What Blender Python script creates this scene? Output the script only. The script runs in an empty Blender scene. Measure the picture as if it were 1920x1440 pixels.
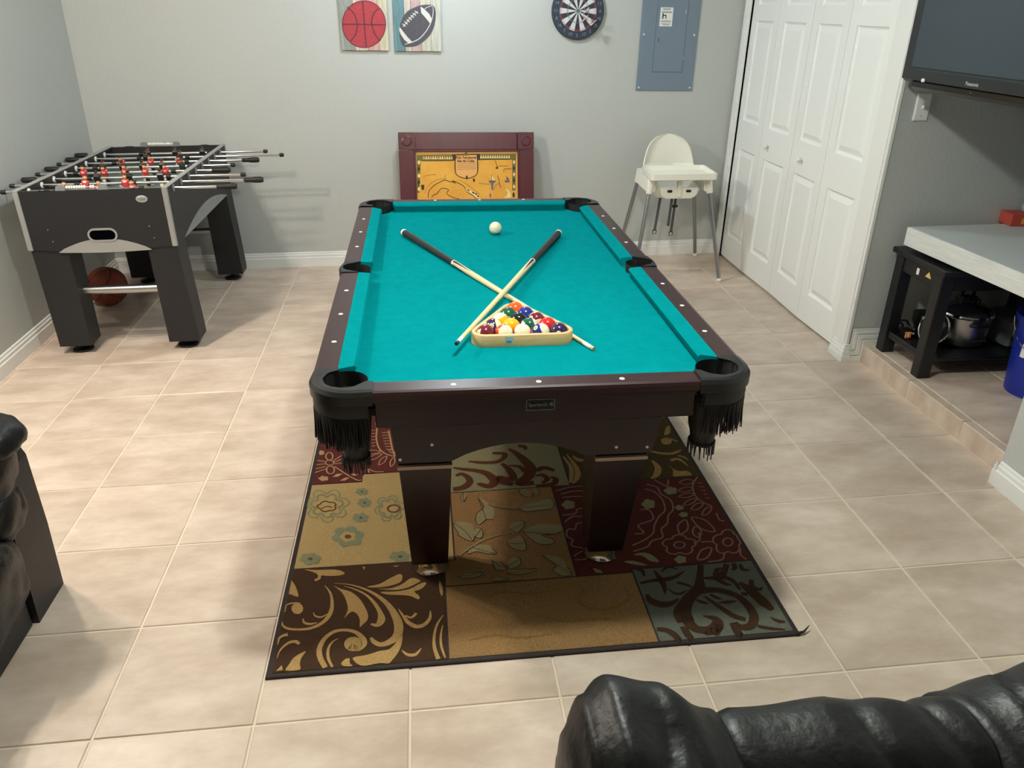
import bpy, bmesh, math, random
from mathutils import Vector, Matrix, Euler, noise
from mathutils.geometry import tessellate_polygon
random.seed(7)
S = bpy.context.scene
COL = S.collection
PI = math.pi

# ------------------------------------------------------------------ camera
CAM = Vector((1.70488, -1.52096, 1.68973))
YAW, PITCH, ROLL, FPX = -0.116997, 0.449758, 0.016083, 1469.967
AX = 0.019065                      # the garage floor falls a little towards the left wall
def _basis():
    ca, sa, cb, sb = math.cos(YAW), math.sin(YAW), math.cos(PITCH), math.sin(PITCH)
    f = Vector((-sa*cb, ca*cb, -sb)); r = Vector((ca, sa, 0)); u = r.cross(f)
    cc, sc = math.cos(ROLL), math.sin(ROLL)
    return cc*r + sc*u, -sc*r + cc*u, f
CR, CU, CF = _basis()
cd = bpy.data.cameras.new('camera'); cam = bpy.data.objects.new('camera', cd); COL.objects.link(cam)
cd.sensor_width = 36; cd.lens = FPX*36/1920; cd.clip_start = .02
m = Matrix.Identity(4)
for i in range(3):
    m[i][0], m[i][1], m[i][2], m[i][3] = CR[i], CU[i], -CF[i], CAM[i]
cam.matrix_world = m
S.camera = cam

# ------------------------------------------------------------------ light and exposure
S.view_settings.view_transform = 'Standard'; S.view_settings.look = 'None'
S.view_settings.gamma = 1; S.view_settings.exposure = 0.0
W = bpy.data.worlds.new('world'); S.world = W; W.use_nodes = True
W.node_tree.nodes['Background'].inputs[0].default_value = (.8, .87, 1, 1)
W.node_tree.nodes['Background'].inputs[1].default_value = .12
LIGHTS = [  # frosted ceiling domes, built below: x, y, watts, colour, radius
    (-.27, 1.30, 49, (1, .89, .77), .055),
    (-.12, 1.55, 49, (1, .89, .77), .055),
    (2.10, .46, 68, (.95, 1, .91), .085),
    (1.90, 3.12, 34, (.84, .94, 1), .085),
]

# ------------------------------------------------------------------ photo pixel -> place
def ray(u, v):
    return CR*((u-960)/FPX) + CU*(-(v-720)/FPX) + CF
class Plane:
    def __init__(s, o, n): s.o = Vector(o); s.n = Vector(n).normalized()
    def at(s, u, v, off=0):
        d = ray(u, v); o = s.o + s.n*off
        return CAM + d*((o-CAM).dot(s.n)/d.dot(s.n))
def fz(x): return AX*(x-2)
FLOORP = Plane((2, 0, 0), (-AX, 0, 1))

# ------------------------------------------------------------------ materials
def lin(c):
    f = lambda v: (v/255/12.92) if v/255 <= .04045 else ((v/255+.055)/1.055)**2.4
    return (f(c[0]), f(c[1]), f(c[2]), 1)
MATS = {}
def mat(name, rgb, rough=.5, metal=0, spec=.5, var=None, bump=None, coat=0, rand=0, emit=None, trans=0, alpha=1):
    """var=(scale, rgb2, stretch) mottles the colour; bump=(scale, strength); rand = per-object tone"""
    if name in MATS: return MATS[name]
    M = bpy.data.materials.new(name); M.use_nodes = True; MATS[name] = M
    N = M.node_tree.nodes; L = M.node_tree.links; b = N['Principled BSDF']
    b.inputs['Base Color'].default_value = lin(rgb); b.inputs['Roughness'].default_value = rough
    b.inputs['Metallic'].default_value = metal; b.inputs['Specular IOR Level'].default_value = spec
    b.inputs['Coat Weight'].default_value = coat; b.inputs['Coat Roughness'].default_value = .12
    b.inputs['Transmission Weight'].default_value = trans; b.inputs['Alpha'].default_value = alpha
    if emit:
        b.inputs['Emission Color'].default_value = lin(emit[0]); b.inputs['Emission Strength'].default_value = emit[1]
    vec = None
    if var or bump or rand:
        tc = N.new('ShaderNodeTexCoord'); vec = tc.outputs['Object']
    if rand:
        oi = N.new('ShaderNodeObjectInfo'); ad = N.new('ShaderNodeVectorMath'); ad.operation = 'MULTIPLY_ADD'
        L.new(oi.outputs['Random'], ad.inputs[0]); ad.inputs[1].default_value = (37, 53, 11); L.new(vec, ad.inputs[2]); vec = ad.outputs[0]
    csock = None
    if var:
        mp = N.new('ShaderNodeMapping'); L.new(vec, mp.inputs[0])
        mp.inputs['Scale'].default_value = var[2] if len(var) > 2 else (1, 1, 1)
        nz = N.new('ShaderNodeTexNoise'); nz.inputs['Scale'].default_value = var[0]; nz.inputs['Detail'].default_value = 5
        nz.inputs['Roughness'].default_value = .62; L.new(mp.outputs[0], nz.inputs['Vector'])
        rp = N.new('ShaderNodeValToRGB'); rp.color_ramp.elements[0].position = .34; rp.color_ramp.elements[1].position = .68
        rp.color_ramp.elements[0].color = lin(rgb); rp.color_ramp.elements[1].color = lin(var[1])
        L.new(nz.outputs['Fac'], rp.inputs[0]); csock = rp.outputs[0]
    if rand:
        hs = N.new('ShaderNodeHueSaturation'); mr = N.new('ShaderNodeMapRange')
        mr.inputs['To Min'].default_value = 1-rand; mr.inputs['To Max'].default_value = 1+rand
        L.new(oi.outputs['Random'], mr.inputs[0]); L.new(mr.outputs[0], hs.inputs['Value'])
        if csock: L.new(csock, hs.inputs['Color'])
        else: hs.inputs['Color'].default_value = lin(rgb)
        csock = hs.outputs[0]
    if csock: L.new(csock, b.inputs['Base Color'])
    if bump:
        nb = N.new('ShaderNodeTexNoise'); nb.inputs['Scale'].default_value = bump[0]; nb.inputs['Detail'].default_value = 3
        L.new(vec, nb.inputs['Vector'])
        bn = N.new('ShaderNodeBump'); bn.inputs['Strength'].default_value = bump[1]; bn.inputs['Distance'].default_value = .004
        L.new(nb.outputs['Fac'], bn.inputs['Height']); L.new(bn.outputs[0], b.inputs['Normal'])
    return M

WALL = mat('wall_paint', (186, 189, 186), .55, bump=(75, .35))
CEIL = mat('ceiling_paint', (225, 225, 222), .8, bump=(60, .4))
WHITE = mat('white_trim', (232, 233, 230), .38, bump=(30, .04))
DOORW = mat('white_door', (238, 240, 238), .35, bump=(40, .03))
GROUT = mat('grout', (224, 208, 188), .85, bump=(200, .3))
TILE = mat('beige_tile', (187, 167, 149), .36, var=(4.2, (216, 199, 183), (1, 2.0, 1)), bump=(22, .05), rand=.045)
WOODR = mat('cherry_laminate', (46, 20, 22), .36, var=(14, (41, 18, 20), (3, .4, 3)), coat=.08)
WOODE = mat('cherry_laminate_across', (46, 20, 22), .36, var=(14, (41, 18, 20), (.4, 3, 3)), coat=.08)
WOODD = mat('cherry_panel', (37, 15, 17), .32, var=(10, (33, 13, 15), (.4, 3, 3)))
CLOTH = mat('teal_cloth', (0, 129, 134), 1, spec=.02, var=(26, (0, 121, 128)), bump=(900, .25))
BLACKP = mat('black_plastic', (20, 20, 21), .38)
BLACKM = mat('black_matte', (17, 17, 18), .7)
RUBBER = mat('black_rubber', (14, 14, 14), .6)
CHROME = mat('chrome', (225, 225, 225), .08, metal=1)
STEEL = mat('brushed_steel', (190, 190, 190), .28, metal=1)
SILVER = mat('silver_trim', (186, 186, 184), .34, metal=.6)
GREYP = mat('grey_paint_metal', (142, 144, 146), .4, metal=.3)
IVORY = mat('ivory_dot', (238, 236, 226), .3)
MAPLE = mat('maple', (222, 186, 132), .35, var=(9, (205, 164, 108), (1, 1, 6)), coat=.2)
MAPLEC = mat('maple_cue', (230, 205, 158), .28, coat=.3)
LEATHER = mat('black_leather', (14, 15, 16), .44, bump=(70, .35), spec=.35)
LEATHERD = mat('black_vinyl_panel', (22, 21, 21), .55, bump=(90, .12))
FOOSB = mat('foosball_laminate', (27, 27, 29), .52, bump=(300, .05))
WHITEP = mat('white_plastic', (240, 238, 226), .28)

# ------------------------------------------------------------------ mesh helpers
class MB:
    def __init__(s): s.v = []; s.f = []; s.mi = []
    def add(s, vs, fs, k=0):
        b = len(s.v); s.v += [Vector(p) for p in vs]
        for f in fs: s.f.append([b+i for i in f]); s.mi.append(k)
        return s
    def xf(s, M):
        s.v = [M @ p for p in s.v]; return s
    def box(s, a, b, k=0):
        x0, y0, z0 = a; x1, y1, z1 = b
        return s.add([(x0,y0,z0),(x1,y0,z0),(x1,y1,z0),(x0,y1,z0),(x0,y0,z1),(x1,y0,z1),(x1,y1,z1),(x0,y1,z1)],
                     [(0,3,2,1),(4,5,6,7),(0,1,5,4),(1,2,6,5),(2,3,7,6),(3,0,4,7)], k)
    def cbox(s, a, b, c=.004, k=0):
        """chamfered box: rounded in plan and on top/bottom edges"""
        x0,y0,z0 = a; x1,y1,z1 = b
        c = min(c, (x1-x0)/2.01, (y1-y0)/2.01, (z1-z0)/2.01)
        def ring(i, z): return [(x0+i+c*.0, y0+i+c, z), (x0+i+c, y0+i, z), (x1-i-c, y0+i, z), (x1-i, y0+i+c, z), (x1-i, y1-i-c, z), (x1-i-c, y1-i, z), (x0+i+c, y1-i, z), (x0+i, y1-i-c, z)]
        rs = [ring(c*.9, z0), ring(0, z0+c), ring(0, z1-c), ring(c*.9, z1)]
        return s.loft(rs, True, True, k)
    def loft(s, rings, cap0=True, cap1=True, k=0, closed=True):
        b = len(s.v); n = len(rings[0])
        for r in rings: s.v += [Vector(p) for p in r]
        for i in range(len(rings)-1):
            for j in range(n if closed else n-1):
                s.f.append([b+i*n+j, b+i*n+(j+1) % n, b+(i+1)*n+(j+1) % n, b+(i+1)*n+j]); s.mi.append(k)
        if cap0: s.f.append([b+j for j in reversed(range(n))]); s.mi.append(k)
        if cap1: s.f.append([b+(len(rings)-1)*n+j for j in range(n)]); s.mi.append(k)
        return s
    def lathe(s, prof, n=24, k=0, cx=0, cy=0, sx=1, sy=1, cap=True):
        rs = [[(cx+r*sx*math.cos(2*PI*j/n), cy+r*sy*math.sin(2*PI*j/n), z) for j in range(n)] for r, z in prof]
        return s.loft(rs, cap, cap, k)
    def tube(s, pts, r, n=10, k=0, cap=True):
        pts = [Vector(p) for p in pts]; rr = r if isinstance(r, (list, tuple)) else [r]*len(pts)
        rings = []; up = None
        for i, p in enumerate(pts):
            t = (pts[min(i+1, len(pts)-1)] - pts[max(i-1, 0)])
            t = t.normalized() if t.length > 1e-9 else Vector((0, 0, 1))
            if up is None:
                up = Vector((0, 0, 1)) if abs(t.z) < .9 else Vector((1, 0, 0))
            a = t.cross(up); a = a.normalized() if a.length > 1e-6 else Vector((1, 0, 0))
            b = a.cross(t); up = b
            rings.append([p + (a*math.cos(2*PI*j/n) + b*math.sin(2*PI*j/n))*rr[i] for j in range(n)])
        return s.loft(rings, cap, cap, k)
    def prism(s, poly, z0, z1, k=0, M=None):
        """poly: 2D outline (any winding, may be concave), extruded from z0 to z1; M maps local xyz to the place"""
        ar = sum(poly[i][0]*poly[(i+1) % len(poly)][1] - poly[(i+1) % len(poly)][0]*poly[i][1] for i in range(len(poly)))
        if ar < 0: poly = poly[::-1]
        n = len(poly); tr = tessellate_polygon([[Vector((p[0], p[1], 0)) for p in poly]])
        vs = [Vector((p[0], p[1], z0)) for p in poly] + [Vector((p[0], p[1], z1)) for p in poly]
        fs = []
        for t in tr:
            a, b2, c = [poly[i] for i in t]
            if (b2[0]-a[0])*(c[1]-a[1]) - (b2[1]-a[1])*(c[0]-a[0]) < 0: t = t[::-1]
            fs.append([n+i for i in t]); fs.append([i for i in reversed(t)])
        for i in range(n): fs.append([i, (i+1) % n, n+(i+1) % n, n+i])
        if M: vs = [M @ p for p in vs]
        return s.add(vs, fs, k)
    def sphere(s, c, r, n=16, m=10, k=0, sc=(1, 1, 1)):
        prof = [(max(1e-4, r*math.sin(PI*i/m)), -r*math.cos(PI*i/m)) for i in range(m+1)]
        b = len(s.v); s.lathe(prof, n, k)
        for i in range(b, len(s.v)):
            p = s.v[i]; s.v[i] = Vector((c[0]+p.x*sc[0], c[1]+p.y*sc[1], c[2]+p.z*sc[2]))
        return s
    def mesh(s, name, mats, smooth=False, ang=40):
        me = bpy.data.meshes.new(name); me.from_pydata([tuple(p) for p in s.v], [], s.f); me.update()
        for mm in (mats if isinstance(mats, (list, tuple)) else [mats]): me.materials.append(mm)
        for p, k in zip(me.polygons, s.mi): p.material_index = k
        if smooth:
            for p in me.polygons: p.use_smooth = True
            me.set_sharp_from_angle(angle=math.radians(ang))
        return me
    def build(s, name, mats, parent=None, smooth=False, ang=40, loc=None, rot=None):
        return link(name, s.mesh(name, mats, smooth, ang), parent, loc, rot)
def link(name, me, parent=None, loc=None, rot=None):
    o = bpy.data.objects.new(name, me); COL.objects.link(o)
    if parent: o.parent = parent
    if loc is not None: o.location = loc
    if rot is not None: o.rotation_euler = rot
    return o
def tag(o, label=None, cat=None, group=None, kind=None):
    for k, v in (('label', label), ('category', cat), ('group', group), ('kind', kind)):
        if v: o[k] = v
    return o
def thing(name, label, cat, loc=(0, 0, 0), rot=(0, 0, 0), group=None):
    o = bpy.data.objects.new(name, None); COL.objects.link(o); o.empty_display_size = .1
    o.location = loc; o.rotation_euler = rot
    return tag(o, label, cat, group)
def struct(o): o['kind'] = 'structure'; return o
def flat_mat(name, rgb, rough=.6): return mat(name, rgb, rough)
def text(name, body, size, M, mt, parent, depth=.0006, bold=0, align='CENTER', local=True):
    cu = bpy.data.curves.new('t', 'FONT'); cu.body = body; cu.size = size; cu.extrude = depth; cu.offset = bold
    cu.align_x = align; cu.align_y = 'CENTER'; cu.resolution_u = 2
    t = bpy.data.objects.new('t', cu); COL.objects.link(t)
    bpy.context.view_layer.update()
    me = bpy.data.meshes.new_from_object(t.evaluated_get(bpy.context.evaluated_depsgraph_get()))
    bpy.data.objects.remove(t); bpy.data.curves.remove(cu)
    me.transform(M); me.name = name; me.materials.clear(); me.materials.append(mt)
    return link(name, me, parent)
def catmull(pts, sub=6, closed=False):
    out = []; n = len(pts)
    g = (lambda i: pts[i % n]) if closed else (lambda i: pts[min(max(i, 0), n-1)])
    for i in range(n if closed else n-1):
        p0, p1, p2, p3 = g(i-1), g(i), g(i+1), g(i+2)
        for k in range(sub):
            t = k/sub
            out.append(tuple(.5*(2*b + (c-a)*t + (2*a-5*b+4*c-d)*t*t + (3*b-a-3*c+d)*t**3) for a, b, c, d in zip(p0, p1, p2, p3)))
    if not closed: out.append(tuple(pts[-1]))
    return out
def ell(cx, cy, rx, ry, n=18, rot=0):
    return [(cx+rx*math.cos(t)*math.cos(rot)-ry*math.sin(t)*math.sin(rot), cy+rx*math.cos(t)*math.sin(rot)+ry*math.sin(t)*math.cos(rot)) for t in [2*PI*i/n for i in range(n)]]
def petals(cx, cy, rx, ry, n, depth=.25, steps=6, rot=0):
    k = n*steps
    return [(cx+rx*(1-depth+depth*abs(math.sin(n*t/2)))*math.cos(t+rot), cy+ry*(1-depth+depth*abs(math.sin(n*t/2)))*math.sin(t+rot)) for t in [2*PI*i/k for i in range(k)]]

class Ink:
    """flat print traced from a crop of the photograph onto the plane the print lies in"""
    def __init__(s, plane, ox, oy, sc, off=0, clip=None): s.p = plane; s.o = (ox, oy, sc); s.off = off; s.mb = MB(); s.clip = clip; s.cuts = []
    def P(s, x, y, extra=0):
        ox, oy, sc = s.o; q = s.p.at(ox+x/sc, oy+y/sc, s.off+extra)
        if s.clip:
            (x0, x1, y0, y1) = s.clip; q = Vector((min(max(q.x, x0), x1), min(max(q.y, y0), y1), q.z))
        return q
    def poly(s, pts, k=0, smooth=True):
        if smooth and len(pts) > 4: pts = catmull(pts, 3, True)
        q = [s.P(*p) for p in pts]; s.cuts.append(len(s.mb.f))
        for t in tessellate_polygon([q]):
            a, b, c = [q[i] for i in t]
            s.mb.add([a, b, c] if (b-a).cross(c-a).dot(s.p.n) > 0 else [a, c, b], [(0, 1, 2)], k)
        return s
    def stroke(s, pts, w, k=0, closed=False, sub=5):
        n = len(pts); s.cuts.append(len(s.mb.f))
        w = list(w) if isinstance(w, (list, tuple)) else [w]*n
        pw = catmull([(p[0], p[1], ww) for p, ww in zip(pts, w)], sub, closed) if n > 2 else [(p[0], p[1], ww) for p, ww in zip(pts, w)]
        ctr = [s.P(a, b) for a, b, c in pw]
        L = []; R = []; N = len(pw)
        for i, (a, b, c) in enumerate(pw):
            j0, j1 = ((i-1) % N, (i+1) % N) if closed else (max(i-1, 0), min(i+1, N-1))
            t = ctr[j1]-ctr[j0]
            if t.length < 1e-7: t = Vector((1, 0, 0))
            sd = s.p.n.cross(t).normalized()
            h = (s.P(a+max(c, 1), b)-ctr[i]).length/2 if not s.clip else max(c, 1)*s.unit/2
            L.append(ctr[i]+sd*h); R.append(ctr[i]-sd*h)
        for i in range(N if closed else N-1):
            j = (i+1) % N
            s.mb.add([R[i], R[j], L[j], L[i]], [(0, 1, 2, 3)], k)
        return s
    unit = .0003
    def build(s, name, mats, parent):
        """each traced figure becomes a piece of its own, kept where it lies in the world"""
        out = []; mats = mats if isinstance(mats, (list, tuple)) else [mats]
        for a, b in zip(s.cuts, s.cuts[1:]+[len(s.mb.f)]):
            if b <= a: continue
            idx = {}; mb = MB(); k = s.mb.mi[a]
            for f in s.mb.f[a:b]:
                for i in f:
                    if i not in idx: idx[i] = len(mb.v); mb.v.append(s.mb.v[i])
                mb.f.append([idx[i] for i in f]); mb.mi.append(0)
            out.append(pinv(mb.build(name, mats[k]), parent))
        return out
def wmat(o):
    M_ = Matrix.LocRotScale(o.location, o.rotation_euler, o.scale)
    return wmat(o.parent) @ o.matrix_parent_inverse @ M_ if o.parent else M_
def pinv(o, parent):
    """o's mesh is in world coordinates: keep it there under its parent"""
    o.parent = parent; o.matrix_parent_inverse = wmat(parent).inverted(); return o

# ================================================================== the room
XL, XR, YF, ZC = -.447, 3.885, -4.6, 2.44
def yb(x): return 4.074 - .0088*(x+.45)          # the back wall is a hair out of square
YA, YN, XS, XA = 2.036, .86, 3.955, 6.6           # alcove: far wall, near jamb, step edge, end wall
ZP = .125                                         # raised floor of the alcove
TH = -math.atan(AX)
floor = struct(MB().box((XL-2.1, YF, -.09), (XS-2+.01, 4.12, -.0032)).build('floor', GROUT, loc=(2, 0, 0), rot=(0, TH, 0)))
def tile_mesh(x0, x1, y0, y1):
    g = .0035; e = .0022; z0, z1, z2 = -.010, -.0018, 0
    if x1-x0 < .012 or y1-y0 < .012: return None
    R_ = lambda i, z: [(x0+g+i, y0+g+i, z), (x1-g-i, y0+g+i, z), (x1-g-i, y1-g-i, z), (x0+g+i, y1-g-i, z)]
    return MB().loft([R_(0, z0), R_(0, z1), R_(e, z2)], False, True).mesh('tile', TILE)
T_ = .406
full = tile_mesh(-T_/2, T_/2, -T_/2, T_/2)
for j in range(-6, 11):
    for i in range(-2, 10):
        x0, x1, y0, y1 = i*T_, (i+1)*T_, j*T_, (j+1)*T_
        right = XS if (y0 > YN-.1 and y1 < YA+.08) else XR+.02
        a0, a1, b0, b1 = max(x0, XL), min(x1, right), max(y0, YF), min(y1, 4.08)
        if a1-a0 < .015 or b1-b0 < .015: continue
        if (a0, a1, b0, b1) == (x0, x1, y0, y1):
            link('tile', full, floor, ((x0+x1)/2-2, (y0+y1)/2, 0))
        else:
            cx, cy = (a0+a1)/2, (b0+b1)/2; me = tile_mesh(a0-cx, a1-cx, b0-cy, b1-cy)
            if me: link('tile', me, floor, (cx-2, cy, 0))

# raised floor with its tiled riser
plat = struct(MB().box((XS+.003, YN, -.05), (XA, YA, ZP-.0032)).build('floor_alcove', GROUT))
for k, (y0, y1) in enumerate([(YN, 1.18), (1.18, 1.586), (1.586, YA-.012)]):
    MB().cbox((XS, y0+.0025, .03), (XS+.012, y1-.0025, ZP), .0015).build('riser_tile', TILE, plat)
    MB().cbox((XS+.002, y0+.0025, ZP-.009), (XS+.043, y1-.0025, ZP+.001), .0015).build('nosing_tile', TILE, plat)
for i in range(7):
    for j in range(4):
        x0, x1 = XS+.047+i*T_, min(XS+.047+(i+1)*T_, XA); y0, y1 = max(YN, .53+j*T_), min(.53+(j+1)*T_, YA-.012)
        if x1-x0 < .02 or y1-y0 < .02: continue
        cx, cy = (x0+x1)/2, (y0+y1)/2
        link('tile', tile_mesh(x0-cx, x1-cx, y0-cy, y1-cy), plat, (cx, cy, ZP))

def quadwall(name, a, b, z0, z1, th, side, m_=WALL):
    """upright wall from a to b (plan points); thickness th towards the given side"""
    a = Vector((a[0], a[1], 0)); b = Vector((b[0], b[1], 0)); d = (b-a).normalized(); n = Vector((-d.y, d.x, 0))*th*side
    mb = MB(); r = lambda z: [a+Vector((0,0,z)), b+Vector((0,0,z)), b+n+Vector((0,0,z)), a+n+Vector((0,0,z))]
    rr = [r(z0), r(z1)]
    if side < 0: rr = [x[::-1] for x in rr]
    mb.loft(rr); return struct(mb.build(name, m_))
quadwall('wall_back', (XL-.1, yb(XL-.1)), (4.6, yb(4.6)), -.12, ZC+.02, .1, 1)
quadwall('wall_left', (XL, YF-.1), (XL, 4.14), -.12, ZC+.02, .1, 1)
quadwall('wall_front', (XL-.1, YF), (XA, YF), -.12, ZC+.02, .1, -1)
# wall with the closet opening: above the doors, slivers beside them, and the return into the alcove
DY0, DY1, DZ = 2.195, 3.945, 2.04
mb = MB(); mb.box((XR, DY1, -.05), (XR+.09, 4.06, ZC+.02)); mb.box((XR, DY0-.005, DZ), (XR+.09, DY1, ZC+.02)); mb.box((XR, YA, -.05), (XR+.09, DY0, ZC+.02))
struct(mb.build('wall_closet', WALL))
struct(MB().box((XR+.09, YA, -.05), (XA, YA+.09, ZC+.02)).build('wall_alcove', WALL))
struct(MB().box((XA, YF, -.05), (XA+.09, YA+.09, ZC+.02)).build('wall_alcove_end', WALL))
mb = MB(); mb.box((XR, YF, -.05), (XR+.11, YN-.02, ZC+.02)); struct(mb.build('wall_right', WALL))
mb = MB(); mb.box((XR+.09, DY0, -.05), (XR+.75, DY0+.03, ZC)); mb.box((XR+.72, DY0, -.05), (XR+.75, 4.1, ZC)); struct(mb.build('wall_closet_inside', WALL))
struct(MB().box((XL-.1, YF-.1, ZC), (XA+.1, 4.3, ZC+.08)).build('ceiling', CEIL))

# baseboards: a stepped profile (height, depth) swept along the wall foot
PROF = [(0, .017), (.066, .017), (.070, .012), (.086, .012), (.090, .007), (.102, .006), (.106, 0), (0, 0)]
def baseboard(name, a, b, n, h0=None):
    a = Vector((a[0], a[1], 0)); b = Vector((b[0], b[1], 0)); n = Vector((n[0], n[1], 0))
    mb = MB(); ra = [a+n*d+Vector((0, 0, fz(a.x)-.002+h)) for h, d in PROF]; rb_ = [b+n*d+Vector((0, 0, fz(b.x)-.002+h)) for h, d in PROF]
    mb.loft([ra, rb_] if (b-a).cross(n).z > 0 else [rb_, ra]); o = mb.build(name, WHITE); return struct(o)
baseboard('baseboard_back', (XL, yb(XL)), (XR-.01, yb(XR)), (0, -1))
baseboard('baseboard_left', (XL, YF), (XL, yb(XL)-.016), (1, 0))
baseboard('baseboard_right', (XR, YF), (XR, YN-.02), (-1, 0))
baseboard('baseboard_jamb', (XR-.017, YN-.02), (XR+.075, YN-.02), (0, 1))
# the alcove baseboard climbs the step in a mitred Z
def zstrip(w0, w1, y0, y1):
    """band between offsets w0..w1 measured from the lower/right edge of the Z"""
    f = .035
    lo = [(3.868, f+w0), (3.980-w0, f+w0), (3.980-w0, ZP+w0), (6.5, ZP+w0)]
    hi = [(6.5, ZP+w1), (3.980-w1, ZP+w1), (3.980-w1, f+w1), (3.868, f+w1)]
    mb.prism(lo+hi, 0, y1-y0, M=Matrix(((1,0,0,0),(0,0,-1,YA),(0,1,0,0),(0,0,0,1))))
mb = MB()
for w0, w1, d in ((0, .028, .024), (.033, .054, .018), (.059, .072, .012), (.077, .088, .007), (0, .088, .004)): zstrip(w0, w1, YA-d, YA)
struct(mb.build('baseboard_alcove', WHITE))

# closet casing and bifold doors
mb = MB(); xf = XR-.018
for (y0, y1) in ((YA-.006, DY0-.012), (DY1, DY1+.075)):
    mb.cbox((xf, y0, .034), (XR+.004, y1, DZ+.075), .004)
    mb.cbox((xf-.006, y0+(.012 if y0 < 3 else .03), .034), (xf+.002, y0+(.06 if y0 < 3 else .066), DZ+.07), .002)
mb.cbox((xf, YA-.006, DZ), (XR+.004, DY1+.075, DZ+.075), .004)
mb.box((XR-.002, DY0-.014, .034), (XR+.09, DY0-.002, DZ)); mb.box((XR-.002, DY1+.0, .034), (XR+.09, DY1+.012, DZ))
struct(mb.build('trim_1', WHITE))
mb = MB()
for z0, z1, d in ((.033, .068, .020), (.068, .092, .014), (.092, .110, .009), (.110, .124, .005)):
    mb.cbox((xf-d, YA-.006-d, z0), (xf+.03, DY0-.05+d*.4, z1), .002)
struct(mb.build('trim_2', WHITE))
NL = 4; seg = (DY1-DY0)/NL; zig = [3.893, 3.889, 3.897, 3.886, 3.897]
XD = [DY1-.004, DY1-seg, DY1-2*seg, DY1-3*seg, DY0+.004]
panels = [(.165, .775), (.96, 1.575), (1.665, 1.905)]
for i in range(NL):
    p0 = Vector((zig[i], XD[i], .05)); p1 = Vector((zig[i+1], XD[i+1], .05)); d = p1-p0; L_ = d.length
    # local frame: X along the leaf towards the camera, Y into the closet, Z up
    ex = d.normalized(); ey = Vector((0, 0, 1)).cross(ex); 
    if ey.x < 0: ey = -ey
    def face(x0, x1, z0, z1, y): return [(x0, y, z0), (x1, y, z0), (x1, y, z1), (x0, y, z1)]
    mb = MB(); g = .0015; H = 1.965; w = L_-g
    px0, px1 = .075, L_-.075
    # stiles and rails as a slab with three windows
    zs = [0] + [v for ab in panels for v in ab] + [H]
    for a, b_ in ((g, px0), (px1, w)): mb.box((a, 0, 0), (b_, .032, H))
    for a, b_ in ((zs[0], zs[1]), (zs[2], zs[3]), (zs[4], zs[5]), (zs[6], zs[7])): mb.box((px0, 0, a), (px1, .032, b_))
    Mx = Matrix(((ex.x, ey.x, 0, p0.x), (ex.y, ey.y, 0, p0.y), (0, 0, 1, p0.z), (0, 0, 0, 1)))
    det = Mx.to_3x3().determinant()
    def fin(mb):
        mb.xf(Mx)
        if det < 0: mb.f = [f[::-1] for f in mb.f]
        return mb
    dr = struct(fin(mb).build('door_%d' % (i+1), DOORW))
    for (z0, z1) in panels:
        mb = MB(); R_ = lambda e, y: [(px0+e, y, z0+e), (px1-e, y, z0+e), (px1-e, y, z1-e), (px0+e, y, z1-e)]
        mb.loft([R_(-.001, .004), R_(.012, .013), R_(.018, .013), R_(.045, .003)], False, True)
        o = fin(mb).build('panel', DOORW, dr)
    if i in (1, 2):
        kx = L_*.22 if i == 1 else L_*.36
        kx = (3.39, 2.907)[i-1]; kx = abs(kx-p0.y); kz = .912-.05
        mb = MB(); mb.lathe([(.001, .034), (.012, .032), (.016, .024), (.013, .014), (.007, .010), (.007, -.001), (.001, -.001)][::-1], 14)
        mb.xf(Matrix.Translation((kx, 0, kz)) @ Matrix.Rotation(PI/2, 4, 'X'))
        fin(mb).build('knob', WHITE, dr, True)
# ceiling light fixtures (out of frame, they carry the bulbs)
def downlight(lamps, label):
    x = sum(l[0] for l in lamps)/len(lamps); y = sum(l[1] for l in lamps)/len(lamps)
    t = thing('ceiling_light', label, 'ceiling light', (x, y, ZC-.012))
    for (bx, by, w, c, r) in lamps:
        MB().lathe([(r+.004, .002), (r+.004, 0), (r+.024, .001), (r+.026, .012)], 28, cx=bx-x, cy=by-y, cap=False).build('trim_ring', WHITE, t, True)
        bm_ = bpy.data.materials.new('lit_lens'); bm_.use_nodes = True; p = bm_.node_tree.nodes['Principled BSDF']
        p.inputs['Emission Color'].default_value = (*c, 1); p.inputs['Emission Strength'].default_value = w/(2*PI*PI*r*r)
        MB().lathe([(r*math.sin(PI/2*k/6) if k else .0005, .004-r*math.cos(PI/2*k/6)) for k in range(7)], 20, cx=bx-x, cy=by-y, cap=False).build('lens', bm_, t, True)
downlight(LIGHTS[0:2], 'pair of warm ceiling dome lights near the left wall')
downlight(LIGHTS[2:3], 'single ceiling dome light over the near end of the pool table')
downlight(LIGHTS[3:4], 'single ceiling dome light near the back wall')
# ================================================================== pool table
TX, TY = 1.996, 1.43
ZT, ZB = .787, .747                       # rail top, cloth
pt = thing('pool_table', 'dark cherry pool table with teal cloth standing on the patterned rug', 'pool table', (TX, TY, 0))
HX, HY, WX, WY, NX, NY = .605, 1.118, .538, 1.053, .490, 1.005   # outer, wood inner, cushion nose
def arc(cx, cy, r, a0, a1, n):
    return [(cx+r*math.cos(math.radians(a0+(a1-a0)*i/n)), cy+r*math.sin(math.radians(a0+(a1-a0)*i/n))) for i in range(n+1)]
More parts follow.
